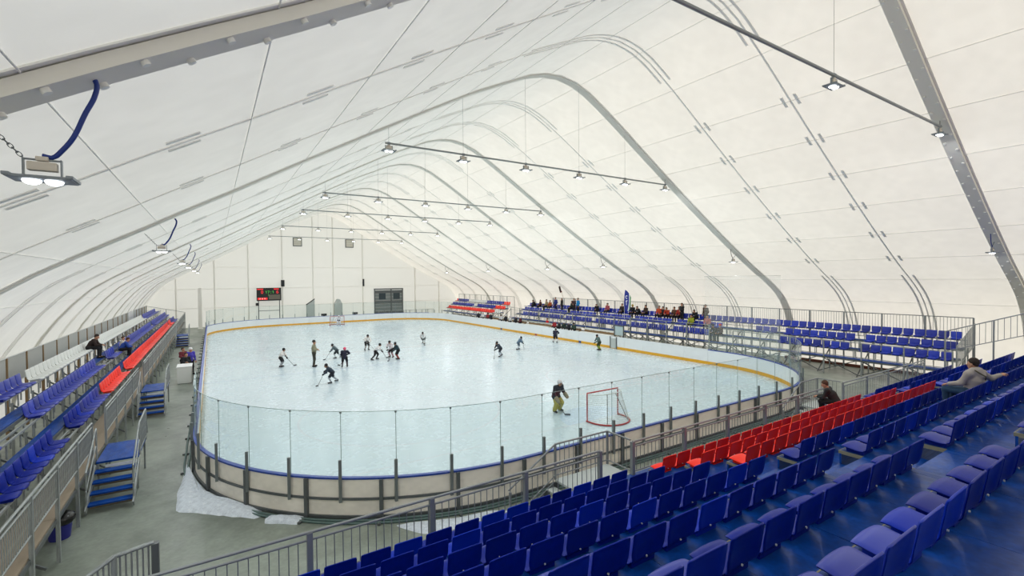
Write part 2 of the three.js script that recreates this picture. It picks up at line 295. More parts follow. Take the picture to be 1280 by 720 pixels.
// protective net round the near right corner
const pn = thing('protective_net', 'fine pale protective net hanging above the glass at the near right corner', 'net', null);
mesh('net_sheet', (() => { const g = new THREE.BufferGeometry(), pos = [], idx = [], sA = PERI[0] + PERI[1] * 0.62, sB = PERI[0] + PERI[1] + 1.5, m = 12; for (let j = 0; j <= m; j++) { const p = rink(sA + (sB - sA) * j / m, 0.12); pos.push(p.X, 1.1, -p.F, p.X, 6.25, -p.F); if (j < m) { const k = 2 * j; idx.push(k, k + 2, k + 3, k, k + 3, k + 1); } } g.setAttribute('position', new THREE.Float32BufferAttribute(pos, 3)); g.setIndex(idx); g.computeVertexNormals(); return g; })(), M.net, pn);
mesh('net_cable', (() => { const a = []; for (let j = 0; j <= 8; j++) { const p = rink(PERI[0] + PERI[1] * 0.62 + (PERI[1] * 0.38 + 1.5) * j / 8, 0.12); a.push(P(p.X, 6.26, p.F)); } return tubeG(a, 0.008, 24, 5); })(), M.wire, pn);
// cooling hoses on the floor round the near corner, snow scraped off the ice
for (const [o, y, r, lab] of [[0.24, 0.04, 0.035, 'inner grey-green cooling hose lying against the foot of the near boards'], [0.36, 0.035, 0.03, 'outer grey-green cooling hose lying a little off the foot of the near boards']]) {
  const pts = []; for (let s = -PERI[7] - 24; s < PERI[0] + 2; s += 0.9) { const p = rink(s, o + rr(-0.015, 0.015)); pts.push(P(p.X, y, p.F)); }
  tag(mesh('cooling_hose', tubeG(pts, r, 160, 8), M.hose), lab, 'hose');
}
function mound(name, label, ring, cx, cf, h, sd) {
  const pos = [cx, h, -cf], idx = [], n = ring.length * 4, cv = new THREE.CatmullRomCurve3(ring.map(([x, f]) => V(x, 0, -f)), true, 'catmullrom', 0.25), K = 6; seed = sd;
  for (let k = 1; k <= K; k++) for (let i = 0; i < n; i++) { const p = cv.getPoint(i / n), t = k / K, wob = 1 + (k === K ? rr(-0.06, 0.03) : rr(-0.03, 0.03)); pos.push(cx + (p.x - cx) * t * wob, k === K ? 0.002 : h * (1 - t ** 3) * rr(0.75, 1.15) + 0.02, -cf + (p.z + cf) * t * wob); }
  for (let i = 0; i < n; i++) { idx.push(0, 1 + i, 1 + (i + 1) % n); for (let k = 0; k + 1 < K; k++) { const a = 1 + k * n + i, b = 1 + k * n + (i + 1) % n; idx.push(a, a + n, b + n, a, b + n, b); } }
  const g = new THREE.BufferGeometry(); g.setAttribute('position', new THREE.Float32BufferAttribute(pos, 3)); g.setIndex(idx); setUV(g, (x, y, z) => [x, z]); g.computeVertexNormals();
  const m = mesh(name, g, M.snow); m.material.side = THREE.DoubleSide; return tag(m, label, 'snow');
}
mound('snow_pile', 'white pile of ice shavings on the floor outside the near left corner of the boards', [[-0.42, 4.4], [-0.43, 6.0], [-0.3, 8.2], [-0.02, 6.6], [0.3, 5.3], [0.85, 4.1], [1.6, 3.05], [1.5, 2.6], [0.7, 3.3], [0.1, 3.9]], 0.12, 4.9, 0.16, 3);
mound('snow_pile', 'small lump of ice shavings beside the hoses in front of the curved boards', [[1.62, 2.62], [1.95, 2.45], [2.5, 2.0], [2.3, 1.75], [1.9, 2.05], [1.55, 2.3]], 2.0, 2.2, 0.1, 4);
mound('snow_pile', 'thin strip of ice shavings behind the near stand railing at the foot of the boards', [[4.4, 0.3], [5.6, -0.2], [7.0, -0.5], [7.2, -0.95], [6.0, -0.95], [4.8, -0.45]], 5.8, -0.45, 0.08, 6);

// ---------- plastic seats: one moulded shell of a pan and a backrest, origin on the deck below the pan, facing +z ----------
function shellPart(path, hw, thick, dish) {           // path: side view points [z, y], hw(t): half width, dish(t): hollow across
  const cv = new THREE.CatmullRomCurve3(path.map(([z, y]) => V(0, y, z)), false, 'centripetal'), nu = 9, nv = 8, pos = [], idx = [];
  const side = (o) => { for (let i = 0; i <= nu; i++) { const t = i / nu, p = cv.getPoint(t), d = cv.getTangent(t), ny = d.z, nz = -d.y; for (let j = 0; j <= nv; j++) { const c = j / nv * 2 - 1, k = o + dish(t) * (1 - c * c); pos.push(c * hw(t), p.y - ny * k, p.z - nz * k); } } };
  side(0); side(thick); const w = nv + 1, N = (nu + 1) * w, q = (a, b, c, d) => idx.push(a, b, c, a, c, d);
  for (let i = 0; i < nu; i++) for (let j = 0; j < nv; j++) { const a = i * w + j; q(a, a + w, a + w + 1, a + 1); q(N + a, N + a + 1, N + a + w + 1, N + a + w); }
  for (let i = 0; i < nu; i++) { const a = i * w, b = a + nv; q(a, N + a, N + a + w, a + w); q(b, b + w, N + b + w, N + b); }
  for (let j = 0; j < nv; j++) { const a = j, b = nu * w + j; q(a, a + 1, N + a + 1, N + a); q(b, N + b, N + b + 1, b + 1); }
  const g = new THREE.BufferGeometry(); g.setAttribute('position', new THREE.Float32BufferAttribute(pos, 3)); g.setIndex(idx); setUV(g, (x, y, z) => [x * 2, (y + z) * 2]); g.computeVertexNormals(); return g;
}
const round = (t, r, a, b, k) => (t < a ? r - (1 - Math.sqrt(Math.max(0, 1 - ((a - t) / a) ** 2))) * k : t > b ? r - (1 - Math.sqrt(Math.max(0, 1 - ((t - b) / (1 - b)) ** 2))) * k : r);
const PAN = shellPart([[0.185, 0.05], [0.172, 0.085], [0.12, 0.1], [0.02, 0.085], [-0.1, 0.074], [-0.165, 0.082]], (t) => round(t, 0.24, 0.5, 2, 0.13), -0.014, (t) => 0.02 * Math.sin(PI * t));
const BACK = shellPart([[-0.165, 0.082], [-0.195, 0.105], [-0.212, 0.16], [-0.225, 0.24], [-0.242, 0.34], [-0.255, 0.43], [-0.266, 0.447]], (t) => Math.min(0.195 + 0.12 * t, round(t, 0.246, -1, 0.76, 0.045)), -0.016, (t) => 0.032 * Math.sin(PI * Math.min(1, t * 1.1)));
const SKIRT = mergeGeometries([boxG(0.3, 0.07, 0.03, 0, 0.038, 0.1), boxG(0.36, 0.07, 0.03, 0, 0.038, -0.14), boxG(0.03, 0.07, 0.24, 0.15, 0.038, -0.02), boxG(0.03, 0.07, 0.24, -0.15, 0.038, -0.02)]);
const BOLTS = mergeGeometries([0.01].map((x) => new THREE.CylinderGeometry(0.011, 0.011, 0.012, 8).rotateX(PI / 2).translate(x, 0.115, -0.213)));
function makeSeat(m) {
  const o = new THREE.Group();
  mesh('seat_pan', PAN, m, o); const b = mesh('backrest', BACK, m, o); mesh('seat_base', SKIRT, m, o); mesh('bolt', BOLTS, M.bolt, b);
  return o;
}
const seatProto = new Map(), seatOf = (m) => { if (!seatProto.has(m)) seatProto.set(m, makeSeat(m)); return seatProto.get(m); };
const COLN = new Map([[M.blue, 'blue'], [M.blue2, 'blue'], [M.blue3, 'blue'], [M.red, 'red'], [M.red2, 'red'], [M.orange, 'faded orange'], [M.whiteSeat, 'white']]);
const rest = [];                                       // seats past the 300 that show largest: one joined object
let single = 0;
function seat(m, pos, turn, label, group, alone) {
  if (!alone || single >= 300) { rest.push([m, pos, turn]); return; }
  single++;
  const o = seatOf(m).clone(); o.name = numbered('plastic_seat'); scene.add(o); o.position.copy(pos); o.rotation.y = turn;
  tag(o, label, 'seat', group);
}
const blueAny = () => { const r = rnd(); return r < 0.7 ? M.blue : r < 0.86 ? M.blue2 : M.blue3; };

// ---------- railings ----------
// pts: corner points of the top rail's foot line on the deck (P), h: height of the rail, foot(p): y the posts reach down to
let balTotal = 0;
function railing(name, label, category, pts, o) {
  const t = thing(name, label, category, null, 0, o.group), h = o.h ?? 1.0, m = o.mat ?? M.galv; let count = 0; const restG = [];
  for (let i = 0; i + 1 < pts.length; i++) {
    const a = pts[i], b = pts[i + 1], len = a.distanceTo(b), up = (p, y) => V(p.x, p.y + y, p.z), bays = Math.max(1, Math.round(len / (o.bay ?? 2)));
    bar('top_rail', m, t, up(a, h), up(b, h), o.r ?? 0.026);
    if (o.double) bar('second_rail', m, t, up(a, h - o.double), up(b, h - o.double), (o.r ?? 0.026) * 0.8);
    bar('bottom_rail', m, t, up(a, o.low ?? 0.1), up(b, o.low ?? 0.1), 0.02);
    for (let k = i ? 1 : 0; k <= bays; k++) { const p = a.clone().lerp(b, k / bays), y0 = o.foot !== undefined ? o.foot : p.y; box('post', o.postMat ?? m, t, V(p.x, (y0 + p.y + h) / 2, p.z), o.pw ?? 0.06, p.y + h - y0, o.pw ?? 0.06); }
    if (!o.noBars) {
      const n = Math.round(len / (o.gap ?? 0.12)), top = h - (o.double ?? 0), low = o.low ?? 0.1;
      for (let k = 1; k < n; k++) { const p = a.clone().lerp(b, k / n); if (count < (o.most ?? 300)) { bar('baluster', m, t, up(p, low), up(p, top), o.br ?? 0.009, UCYL6); count++; } else restG.push(barG(up(p, low), up(p, top), o.br ?? 0.009, 5)); }
    }
  }
  if (restG.length) mesh('baluster', mergeGeometries(restG), m, t).userData.kind = 'stuff';
  return t;
}

// ---------- near stand (foreground): eight blue decks rising towards the camera ----------
const ROW = 1.06, RISE = 0.447, deckY = (k) => 1.4 + RISE * (k - 1), edgeF = (k) => -3.2 - ROW * (k - 1), seatF = (k) => -3.63 + 0.245 - ROW * (k - 1);
const NX0 = -0.6, NX1 = 31.2, AISLE = [[8.47, 9.71], [20.7, 21.95]];
const near = thing('near_stand', 'blue-decked spectator stand in the foreground that rises in rows towards the camera', 'grandstand', null);
function deckRow(y, Fa, Fb, k) {
  const w = 1.25, n = Math.round((NX1 - NX0) / w);
  for (let i = 0; i < n; i++) {
    const a = NX0 + (NX1 - NX0) * i / n, b = NX0 + (NX1 - NX0) * (i + 1) / n;
    const parts = [[a, b, Fa]];
    if (k >= 1 && k < 8) for (const [p, q] of AISLE) { if (b > p && a < q) { parts.length = 0; if (a < p) parts.push([a, p, Fa]); parts.push([Math.max(a, p), Math.min(b, q), Fa - 0.36]); if (b > q) parts.push([q, b, Fa]); } }
    for (const [u, v, f] of parts) { const m = box('deck_panel', M.deck, near, P((u + v) / 2, y - 0.02 + rr(-0.0012, 0.0012), (f + Fb) / 2), v - u - 0.006, 0.04, f - Fb - 0.004); m.geometry = deckGeos[(i + k) % 4]; }
  }
}
const deckGeos = [0, 1, 2, 3].map((i) => { const g = UBOX.clone(), u = g.attributes.uv; for (let j = 0; j < u.count; j++) u.setXY(j, u.getX(j) * 0.5 + i * 0.23, u.getY(j) * 0.42 + i * 0.31); return g; });
deckRow(0.98, -2.42, -3.24, 0);
for (let k = 1; k <= 8; k++) deckRow(deckY(k), edgeF(k), k === 8 ? edgeF(k) - 1.3 : edgeF(k + 1) - 0.03, k);
for (let k = 1; k <= 8; k++) {
  const yb = k === 1 ? 0.98 : deckY(k - 1), y = deckY(k), xs = [NX0, AISLE[0][0], AISLE[0][1], AISLE[1][0], AISLE[1][1], NX1];
  for (let i = 0; i < 5; i++) {
    const ais = i % 2 === 1 && k < 8;
    box('riser', M.deck, near, P((xs[i] + xs[i + 1]) / 2, (y - 0.045 + yb) / 2, edgeF(k) - (ais ? 0.375 : 0.02)), xs[i + 1] - xs[i], y - 0.045 - yb, 0.03);
    if (!ais) box('deck_edge', M.deckSide, near, P((xs[i] + xs[i + 1]) / 2, y - 0.025, edgeF(k) + 0.006), xs[i + 1] - xs[i], 0.05, 0.012);
    else {
      box('aisle_step', M.deck, near, P((xs[i] + xs[i + 1]) / 2, yb + RISE / 2 - 0.02, edgeF(k) - 0.18), xs[i + 1] - xs[i] - 0.01, 0.04, 0.35);
      box('step_riser', M.dark, near, P((xs[i] + xs[i + 1]) / 2, yb + RISE / 4 - 0.02, edgeF(k) - 0.03), xs[i + 1] - xs[i] - 0.01, RISE / 2 - 0.04, 0.02);
      for (const X of [xs[i] - 0.012, xs[i + 1] + 0.012]) box('side_edge', M.deckSide, near, P(X, y - 0.025, edgeF(k) - 0.18), 0.02, 0.055, 0.36);
    }
  }
}
box('fascia', M.galv, near, P((NX0 + NX1) / 2, 0.9, -2.43), NX1 - NX0, 0.16, 0.05);
for (let X = NX0; X <= NX1 + 0.01; X += (NX1 - NX0) / 16) for (const F of [-2.5, -5.2, -8.4, -11.8]) box('support_post', M.steelDark, near, P(X, (F === -2.5 ? 0.94 : deckY(Math.round((-F - 3.2) / ROW)) - 0.06) / 2, F), 0.08, F === -2.5 ? 0.94 : deckY(Math.round((-F - 3.2) / ROW)) - 0.06, 0.08);
for (const X of [NX0 - 0.02, NX1 + 0.02]) for (let k = 1; k <= 8; k++) box('side_panel', M.ply, near, P(X, deckY(k) / 2, edgeF(k) - ROW / 2), 0.03, deckY(k) - 0.05, ROW);
// seats: rows 1 (front) to 7
for (let k = 1; k <= 7; k++) {
  const y = deckY(k), f = seatF(k), name = k === 1 ? 'front row' : ord(k - 1) + ' row';
  const put = (X, m, lab, alone = true) => seat(m, P(X, y, f), PI + rr(-0.02, 0.02), lab, `seats in ${k === 1 ? 'the front row' : 'row ' + ord(k - 1)} of the near stand`, alone);
  for (let n = 0; n < 15; n++) { const m = blueAny(), X = 8.47 - 0.24 - 0.553 * n; put(X, m, `blue seat in the near stand's ${name}, ${ord(n)} left of the nearer aisle`, !(k > 4 && n > 16 - 1.5 * k)); }
  for (let n = 0; n < 20; n++) {
    const redRow = k <= 3, m = redRow ? (k === 1 && n === 11 ? M.orange : n % 3 === 1 ? M.red2 : M.red) : blueAny();
    put(9.96 + 0.552 * n, m, `${COLN.get(m)} seat in the near stand's ${name}, ${ord(n)} right of the nearer aisle`);
  }
  for (let n = 0; n < 16; n++) put(22.25 + 0.552 * n, blueAny(), `blue seat in the near stand's ${name}, ${ord(n)} right of the farther aisle`, k <= 4);
}
// front railings, landings with guard rails and stairs towards the rink
const frontRail = { h: 0.88, double: 0.13, bay: 2.28, gap: 0.15, low: 0.08, pw: 0.095, br: 0.0095, r: 0.027, foot: 0.9, mat: M.steel };
railing('railing', 'long grey steel railing along the front of the near stand, left of the first landing', 'railing', [P(-0.4, 0.98, -2.48), P(8.72, 0.98, -2.48)], frontRail);
railing('railing', 'grey steel railing in front of the red seats, between the two landings', 'railing', [P(9.9, 0.98, -2.48), P(20.6, 0.98, -2.48)], frontRail);
railing('railing', 'grey steel railing at the right end of the near stand, beyond the man in black', 'railing', [P(22.1, 0.98, -2.48), P(NX1, 0.98, -2.48)], { ...frontRail, mat: M.galv, pw: 0.06 });
function landing(label, x0, x1) {
  const t = thing('stair_landing', label, 'stairs', null);
  rbox('platform', M.greyBox, t, P((x0 + x1) / 2, 0.95, -1.98), x1 - x0, 0.06, 0.86, 0.01);
  for (const X of [x0 + 0.05, x1 - 0.05]) for (const F of [-1.6, -2.36]) box('support_post', M.steelDark, t, P(X, 0.46, F), 0.06, 0.92, 0.06);
  for (let i = 0; i < 5; i++) box('tread', M.greyBox, t, P(x0 - 0.16 - i * 0.27, 0.78 - i * 0.17, -1.98), 0.26, 0.04, 0.82);
  for (const F of [-1.56, -2.4]) beam('stringer', M.steelDark, t, P(x0, 0.86, F), P(x0 - 1.45, 0.02, F), 0.04, 0.14);
  const up = 0.93, rail = (a, b, bars) => { bar('guard_rail', M.steel, t, a, b, 0.024); const lo = V(0, -0.82, 0); bar('guard_rail', M.steel, t, a.clone().add(lo), b.clone().add(lo), 0.018); const n = Math.round(a.distanceTo(b) / 0.15); if (bars) for (let i = 1; i < n; i++) { const p = a.clone().lerp(b, i / n); bar('guard_bar', M.steel, t, p, p.clone().add(lo), 0.009, UCYL6); } };
  const y = 0.98 + up;
  rail(P(x0, y, -1.57), P(x1, y, -1.57), true); rail(P(x1, y, -1.57), P(x1, y, -2.44), true); rail(P(x0 - 1.45, y - 0.86, -1.57), P(x0, y, -1.57), false);
  for (const X of [x0, x1]) box('guard_post', M.steel, t, P(X, 0.98 + up / 2, -1.57), 0.05, up, 0.05);
  box('guard_post', M.steel, t, P(x0 - 1.4, 0.5, -1.57), 0.05, 1.0, 0.05);
}
landing('small barred stair landing in front of the nearer aisle, below the near goal', 8.0, 9.86);
landing('small barred stair landing in front of the farther aisle, beside the man in black', 20.65, 22.0);
// sloping stair guard at the left end of the near stand (bottom left corner of the view)
const sg = thing('stair_guard', 'sloping barred steel stair guard at the bottom left, ending at a broad dark post', 'railing', null);
{
  const A = P(-0.36, 1.95, -1.55), B = P(-0.86, 1.9, -1.6), D = P(-2.1, 1.42, -2.5), dn = V(0, -0.95, 0);
  for (const [a, b] of [[A, B], [B, D]]) { bar('top_rail', M.galv, sg, a, b, 0.035); bar('bottom_rail', M.galv, sg, a.clone().add(dn), b.clone().add(dn), 0.02); const n = Math.round(a.distanceTo(b) / 0.075); for (let i = 1; i < n; i++) { const p = a.clone().lerp(b, i / n); bar('baluster', M.steel, sg, p, p.clone().add(dn), 0.014, UCYL6); } }
  box('end_post', M.steelDark, sg, P(-0.34, 0.97, -1.55), 0.1, 1.94, 0.12); box('post', M.galv, sg, P(-0.86, 0.95, -1.6), 0.07, 1.9, 0.07); box('post', M.galv, sg, P(-2.1, 0.7, -2.5), 0.07, 1.4, 0.07);
  for (let i = 0; i < 5; i++) box('tread', M.deck, sg, P(-0.9 - i * 0.28, 0.8 - i * 0.17, -2.5), 0.28, 0.04, 0.8);
}
// side fence right of the near stand
railing('fence', 'sloping barred fence on the right side of the near stand, behind the man in grey', 'fence', [P(31.5, 2.28, -3.2), P(31.5, 4.3, -8.4)], { h: 1.1, bay: 1.6, gap: 0.22, low: 0.1, br: 0.011, foot: 0, mat: M.steel });

// ---------- low scaffold stands along the two long sides ----------
// side: -1 left, +1 right. d(k): distance of the row's seat backs; fits the rows between Fa and Fb
function scaffold(name, label, o) {
  const t = thing(name, label, 'grandstand', null), s = o.side, n = 3;
  for (let k = 1; k <= n; k++) {
    const y = o.y[k - 1], back = o.back[k - 1], f0 = back - s * 0.47, f1 = k === n ? o.fence : o.back[k] - s * 0.42, a = k === 1 ? o.rail : back - s * 0.42, b = back - s * 0.02;
    const wa = Math.min(k === 1 ? o.rail : o.back[k - 2] + s * 0.03, back - s * 0.4), wb = Math.max(k === 1 ? o.rail : o.back[k - 2] + s * 0.03, back - s * 0.4);
    for (let F = o.F[0]; F < o.F[1] - 0.1; F += o.plank ?? 2.4) { const F2 = Math.min(o.F[1], F + (o.plank ?? 2.4)); box('walk_board', s < 0 && k === 1 ? M.ply : M.deck, t, P((wa + wb) / 2, y - 0.02, (F + F2) / 2), wb - wa, 0.04, F2 - F - 0.01); }
    for (const X of [back - s * 0.12, back - s * 0.32]) beam('seat_beam', M.galv, t, P(X, y + 0.4, o.F[0]), P(X, y + 0.4, o.F[1]), 0.05, 0.05);
    beam('deck_beam', M.steelDark, t, P(wa, y - 0.09, o.F[0]), P(wa, y - 0.09, o.F[1]), 0.06, 0.1); beam('deck_beam', M.steelDark, t, P(wb, y - 0.09, o.F[0]), P(wb, y - 0.09, o.F[1]), 0.06, 0.1);
    for (let F = o.F[0] + 0.4; F < o.F[1]; F += 1.1) for (const X of [back - s * 0.12, back - s * 0.32]) box('seat_leg', M.galv, t, P(X, y + 0.19, F), 0.035, 0.42, 0.035);
  }
  const topF = o.y[2] - 0.1;
  for (let F = o.F[0]; F <= o.F[1] + 0.05; F += 2.2) {
    box('support_post', M.galv, t, P(o.back[0], o.y[0] / 2, F), 0.06, o.y[0] - 0.05, 0.06); box('support_post', M.galv, t, P(o.back[1], o.y[1] / 2, F), 0.06, o.y[1] - 0.05, 0.06); box('support_post', M.galv, t, P(o.back[2], o.y[2] / 2, F), 0.06, o.y[2] - 0.05, 0.06);
    beam('brace', M.steelDark, t, P(o.rail + s * 0.1, 0.05, F), P(o.back[2], topF, F), 0.05, 0.05);
    beam('brace', M.steelDark, t, P(o.back[0], o.y[0] - 0.1, F), P(o.back[2], 0.1, F), 0.04, 0.04);
    if (s > 0 && F + 2.2 <= o.F[1]) { beam('brace', M.steelDark, t, P(o.rail + s * 0.35, 0.08, F), P(o.rail + s * 0.35, o.y[0] - 0.1, F + 2.2), 0.04, 0.05); beam('brace', M.steelDark, t, P(o.rail + s * 0.35, o.y[0] - 0.1, F), P(o.rail + s * 0.35, 0.08, F + 2.2), 0.04, 0.05); }
  }
  return t;
}
const LY = [1.03, 1.6, 2.17], LB = [-3.6, -4.45, -5.3];
scaffold('left_stand', 'low scaffold stand with three rows of seats along the left side of the rink', { side: -1, y: LY, back: LB, rail: -2.5, fence: -6.4, F: [0.5, 63] });
const seatRow = (side, X, y, F, m, lab, grp, alone) => seat(m, P(X - side * 0.25, y + 0.42, F), side < 0 ? PI / 2 : -PI / 2, lab, grp, alone);
// left stand colours by row: [from, to, colour]
const LROWS = [[[3.2, 8.2, 'b'], [9.4, 15.2, 'b'], [15.2, 20.9, 'r'], [21.6, 52, 'r'], [52.6, 56, 'r'], [56, 62, 'b']], [[1.0, 6.2, 'b'], [9.0, 19.8, 'b'], [22.2, 25.3, 'b'], [26.6, 45, 'b'], [45.8, 62, 'b']], [[3.0, 8.5, 'b'], [9.2, 12.9, 'b'], [12.9, 47, 'w'], [47.6, 60, 'b']]];
let leftAlone = 0;
for (let k = 0; k < 3; k++) for (const [a, b, c] of LROWS[k]) {
  const n = Math.floor((b - a) / 0.53);
  for (let i = 0; i < n; i++) {
    const m = c === 'b' ? blueAny() : c === 'w' ? M.whiteSeat : rnd() < 0.5 ? M.red : M.orange === 0 ? M.red : M.red2, F = a + 0.27 + 0.53 * i;
    seatRow(-1, LB[k], LY[k], F, m, `${COLN.get(m)} left stand seat, ${['front', 'middle', 'back'][k]} row, ${ord(i)} of its ${a < 9 ? 'nearest' : a < 11 ? 'second nearest' : a < 20 ? 'middle' : 'farther'} ${c === 'b' ? 'blue' : c === 'w' ? 'white' : 'red'} block`, 'seats of the left stand', F < 16.5);
  }
}
railing('railing', 'barred steel railing along the left stand front, nearer part up to the first stair', 'railing', [P(-2.46, 1.03, -0.6), P(-2.46, 1.03, 6.6)], { h: 1.17, double: 0.12, low: 0.42, bay: 1.95, gap: 0.11, pw: 0.07, r: 0.028, foot: 0, br: 0.01 });
railing('railing', 'barred steel railing along the left stand front, part between the two stairs', 'railing', [P(-2.46, 1.03, 8.7), P(-2.46, 1.03, 16.8)], { h: 1.17, double: 0.12, low: 0.35, bay: 2.0, gap: 0.12, pw: 0.06, r: 0.028, foot: 0, br: 0.009 });
railing('railing', 'barred steel railing along the left stand front, long far part beyond the second stair', 'railing', [P(-2.46, 1.03, 18.8), P(-2.46, 1.03, 63)], { h: 1.17, double: 0.12, low: 0.35, bay: 2.1, gap: 0.14, pw: 0.06, r: 0.028, foot: 0, br: 0.009 });
railing('fence', 'grey barred fence along the back of the left stand against the tent wall', 'fence', [P(-6.42, 2.05, 1.0), P(-6.42, 2.05, 63)], { h: 1.2, low: 0.1, bay: 2.35, gap: 0.1, pw: 0.1, br: 0.018, foot: 0, mat: M.fence, postMat: M.wood });
railing('railing', 'low barred railing across the far end of the left stand', 'railing', [P(-6.4, 2.05, 63.1), P(-2.46, 1.1, 63.1)], { h: 1.15, low: 0.1, bay: 2, gap: 0.18, foot: 0 });
const sgn1 = thing('sign', 'blank white panel hung on the fence behind the white seats of the left stand', 'sign', P(-6.3, 2.72, 48.6), PI / 2);
box('panel', M.white, sgn1, V(0, 0, 0), 3.4, 1.15, 0.02); box('sign_border', std(0xb9c3cb, 0.6), sgn1, V(0, 0, 0.011), 2.2, 0.04, 0.004);
// movable stair units
function stairUnit() {
  const t = thing('stair_unit', '', 'stairs', P(-1.92, 0, 7.7));
  rbox('platform', M.deck, t, V(0, 0.98, 0), 0.98, 0.06, 1.9, 0.012);
  for (const x of [-0.45, 0.45]) for (const z of [-0.9, 0.9]) box('leg', M.galv, t, V(x, 0.48, z), 0.05, 0.96, 0.05);
  box('cross_bar', M.whiteSeat, t, V(0.1, 0.86, 0.96), 0.75, 0.07, 0.05);
  for (let i = 0; i < 4; i++) { rbox('tread', M.deck, t, V(0, 0.78 - i * 0.19, 1.12 + i * 0.32), 0.98, 0.05, 0.27, 0.012); box('riser', M.ply, t, V(0, 0.69 - i * 0.19, 1.02 + i * 0.32), 0.94, 0.13, 0.02); }
  for (const x of [-0.5, 0.5]) beam('stringer', M.galv, t, V(x, 0.88, 0.95), V(x, 0.1, 2.35), 0.04, 0.16);
  for (const [x, full] of [[0.5, 1], [-0.5, 0]]) {
    const A = V(x, 2.0, -0.85), B = V(x, 1.95, 0.75), C = V(x, 1.12, 2.2);
    if (full) { bar('handrail', M.galv, t, A, B, 0.024); for (let i = 1; i < 14; i++) bar('guard_bar', M.galv, t, V(x, 1.1, -0.85 + i * 0.115), V(x, 1.97, -0.85 + i * 0.115), 0.009, UCYL6); bar('lower_rail', M.galv, t, V(x, 1.1, -0.85), V(x, 1.1, 0.75), 0.016); bar('guard_post', M.galv, t, V(x, 0.98, -0.85), A, 0.024); bar('handrail', M.galv, t, V(x, 2, -0.85), V(x, 1.1, -1.25), 0.022); }
    bar('handrail', M.galv, t, B, C, 0.024); bar('lower_rail', M.galv, t, V(x, 1.45, 0.85), V(x, 0.62, 2.25), 0.018); bar('guard_post', M.galv, t, V(x, 0.98, 0.75), B, 0.024); bar('guard_post', M.galv, t, V(x, 0.1, 2.2), C, 0.024);
  }
  return t;
}
const su = stairUnit(); tag(su, 'blue-treaded metal stair unit nearest the camera, beside the black bin bag', 'stairs');
for (const [F, lab] of [[18.0, 'blue-treaded metal stair unit at the left stand, before the white box'], [45, 'distant blue-treaded metal stair unit at the left stand, near the pale column']]) { const c = su.clone(); c.name = numbered('stair_unit'); scene.add(c); c.position.copy(P(-1.92, 0, F)); c.userData = { label: lab, category: 'stairs' }; }

// right stand
const RY = [1.13, 1.65, 2.15], RB = [34.4, 35.2, 36.0];
scaffold('right_stand', 'scaffold stand with three rows of blue seats along the right side of the rink', { side: 1, y: RY, back: RB, rail: 33.45, fence: 36.6, F: [-3.0, 40.6] });
for (let k = 0; k < 3; k++) {
  const blocks = k === 0 ? [[-2.8, 7.2], [11.2, 39]] : k === 1 ? [[-2.8, 8.8], [11.4, 40]] : [[-2.8, 40]];
  for (const [a, b] of blocks) { const n = Math.floor((b - a) / 0.545); for (let i = 0; i < n; i++) { const F = a + 0.27 + 0.545 * i; if (i % 9 === 8 && k < 2) continue; seatRow(1, RB[k], RY[k] - 0.02, F, blueAny(), `blue seat in the ${['front', 'middle', 'back'][k]} row of the right stand, ${ord(i)} from its near end`, 'seats of the right stand', F < 5.2); } }
}
railing('fence', 'tall barred fence along the back of the right stand against the tent wall', 'fence', [P(36.55, 2.15, -3.1), P(36.55, 2.15, 35.4)], { h: 1.62, low: 0.1, bay: 2.15, gap: 0.16, pw: 0.075, br: 0.011, foot: 0, mat: M.steel });
railing('railing', 'steel front railing of the right stand, near part with bare posts', 'railing', [P(33.45, 1.13, -3.0), P(33.45, 1.13, 9.4)], { h: 1.0, low: 0.12, bay: 2.1, pw: 0.06, foot: 0, noBars: true });
railing('railing', 'barred steel front railing of the right stand, part below the spectators', 'railing', [P(33.45, 1.13, 11.4), P(33.45, 1.13, 40.4)], { h: 1.3, low: 0.1, bay: 2.1, gap: 0.22, pw: 0.07, foot: 0, double: 0.2, br: 0.012 });
railing('railing', 'barred railing closing the near end of the right stand', 'railing', [P(36.55, 2.15, -3.15), P(34.9, 1.6, -3.15), P(33.5, 1.13, -3.15)], { h: 1.3, low: 0.1, bay: 1.2, gap: 0.11, foot: 0 });
// far stand
const FRow = [[34.4, 0.95], [35.2, 1.5], [36.0, 2.05]];
scaffold('far_stand', 'small scaffold stand with red, blue and white seats at the far right corner', { side: 1, y: [0.95, 1.5, 2.05], back: [34.4, 35.2, 36.0], rail: 33.6, fence: 36.6, F: [44.4, 62] });
for (let k = 0; k < 3; k++) for (let F = 44.8; F < 61.8; F += 0.55) { const m = k === 0 ? (F < 46 ? M.whiteSeat : M.red) : k === 1 ? (F < 47 ? M.red : F > 52.5 && F < 54 ? M.whiteSeat : blueAny()) : F < 46 ? M.red : F > 51 && F < 57.4 ? M.whiteSeat : F > 60.8 ? M.red : blueAny(); seatRow(1, FRow[k][0], FRow[k][1], F, m, '', '', false); }
railing('fence', 'thin fence with dark posts behind the far red and blue stand', 'fence', [P(36.6, 2.05, 44.4), P(36.6, 2.05, 62)], { h: 1.6, low: 0.1, bay: 2, gap: 0.3, foot: 0, mat: M.steel });
railing('fence', 'low barred fence between the gate and the far stand behind the far boards', 'fence', [P(23, 0, 63.6), P(32.5, 0, 63.6)], { h: 1.15, low: 0.1, bay: 1.1, gap: 0.2, foot: 0, br: 0.012 });

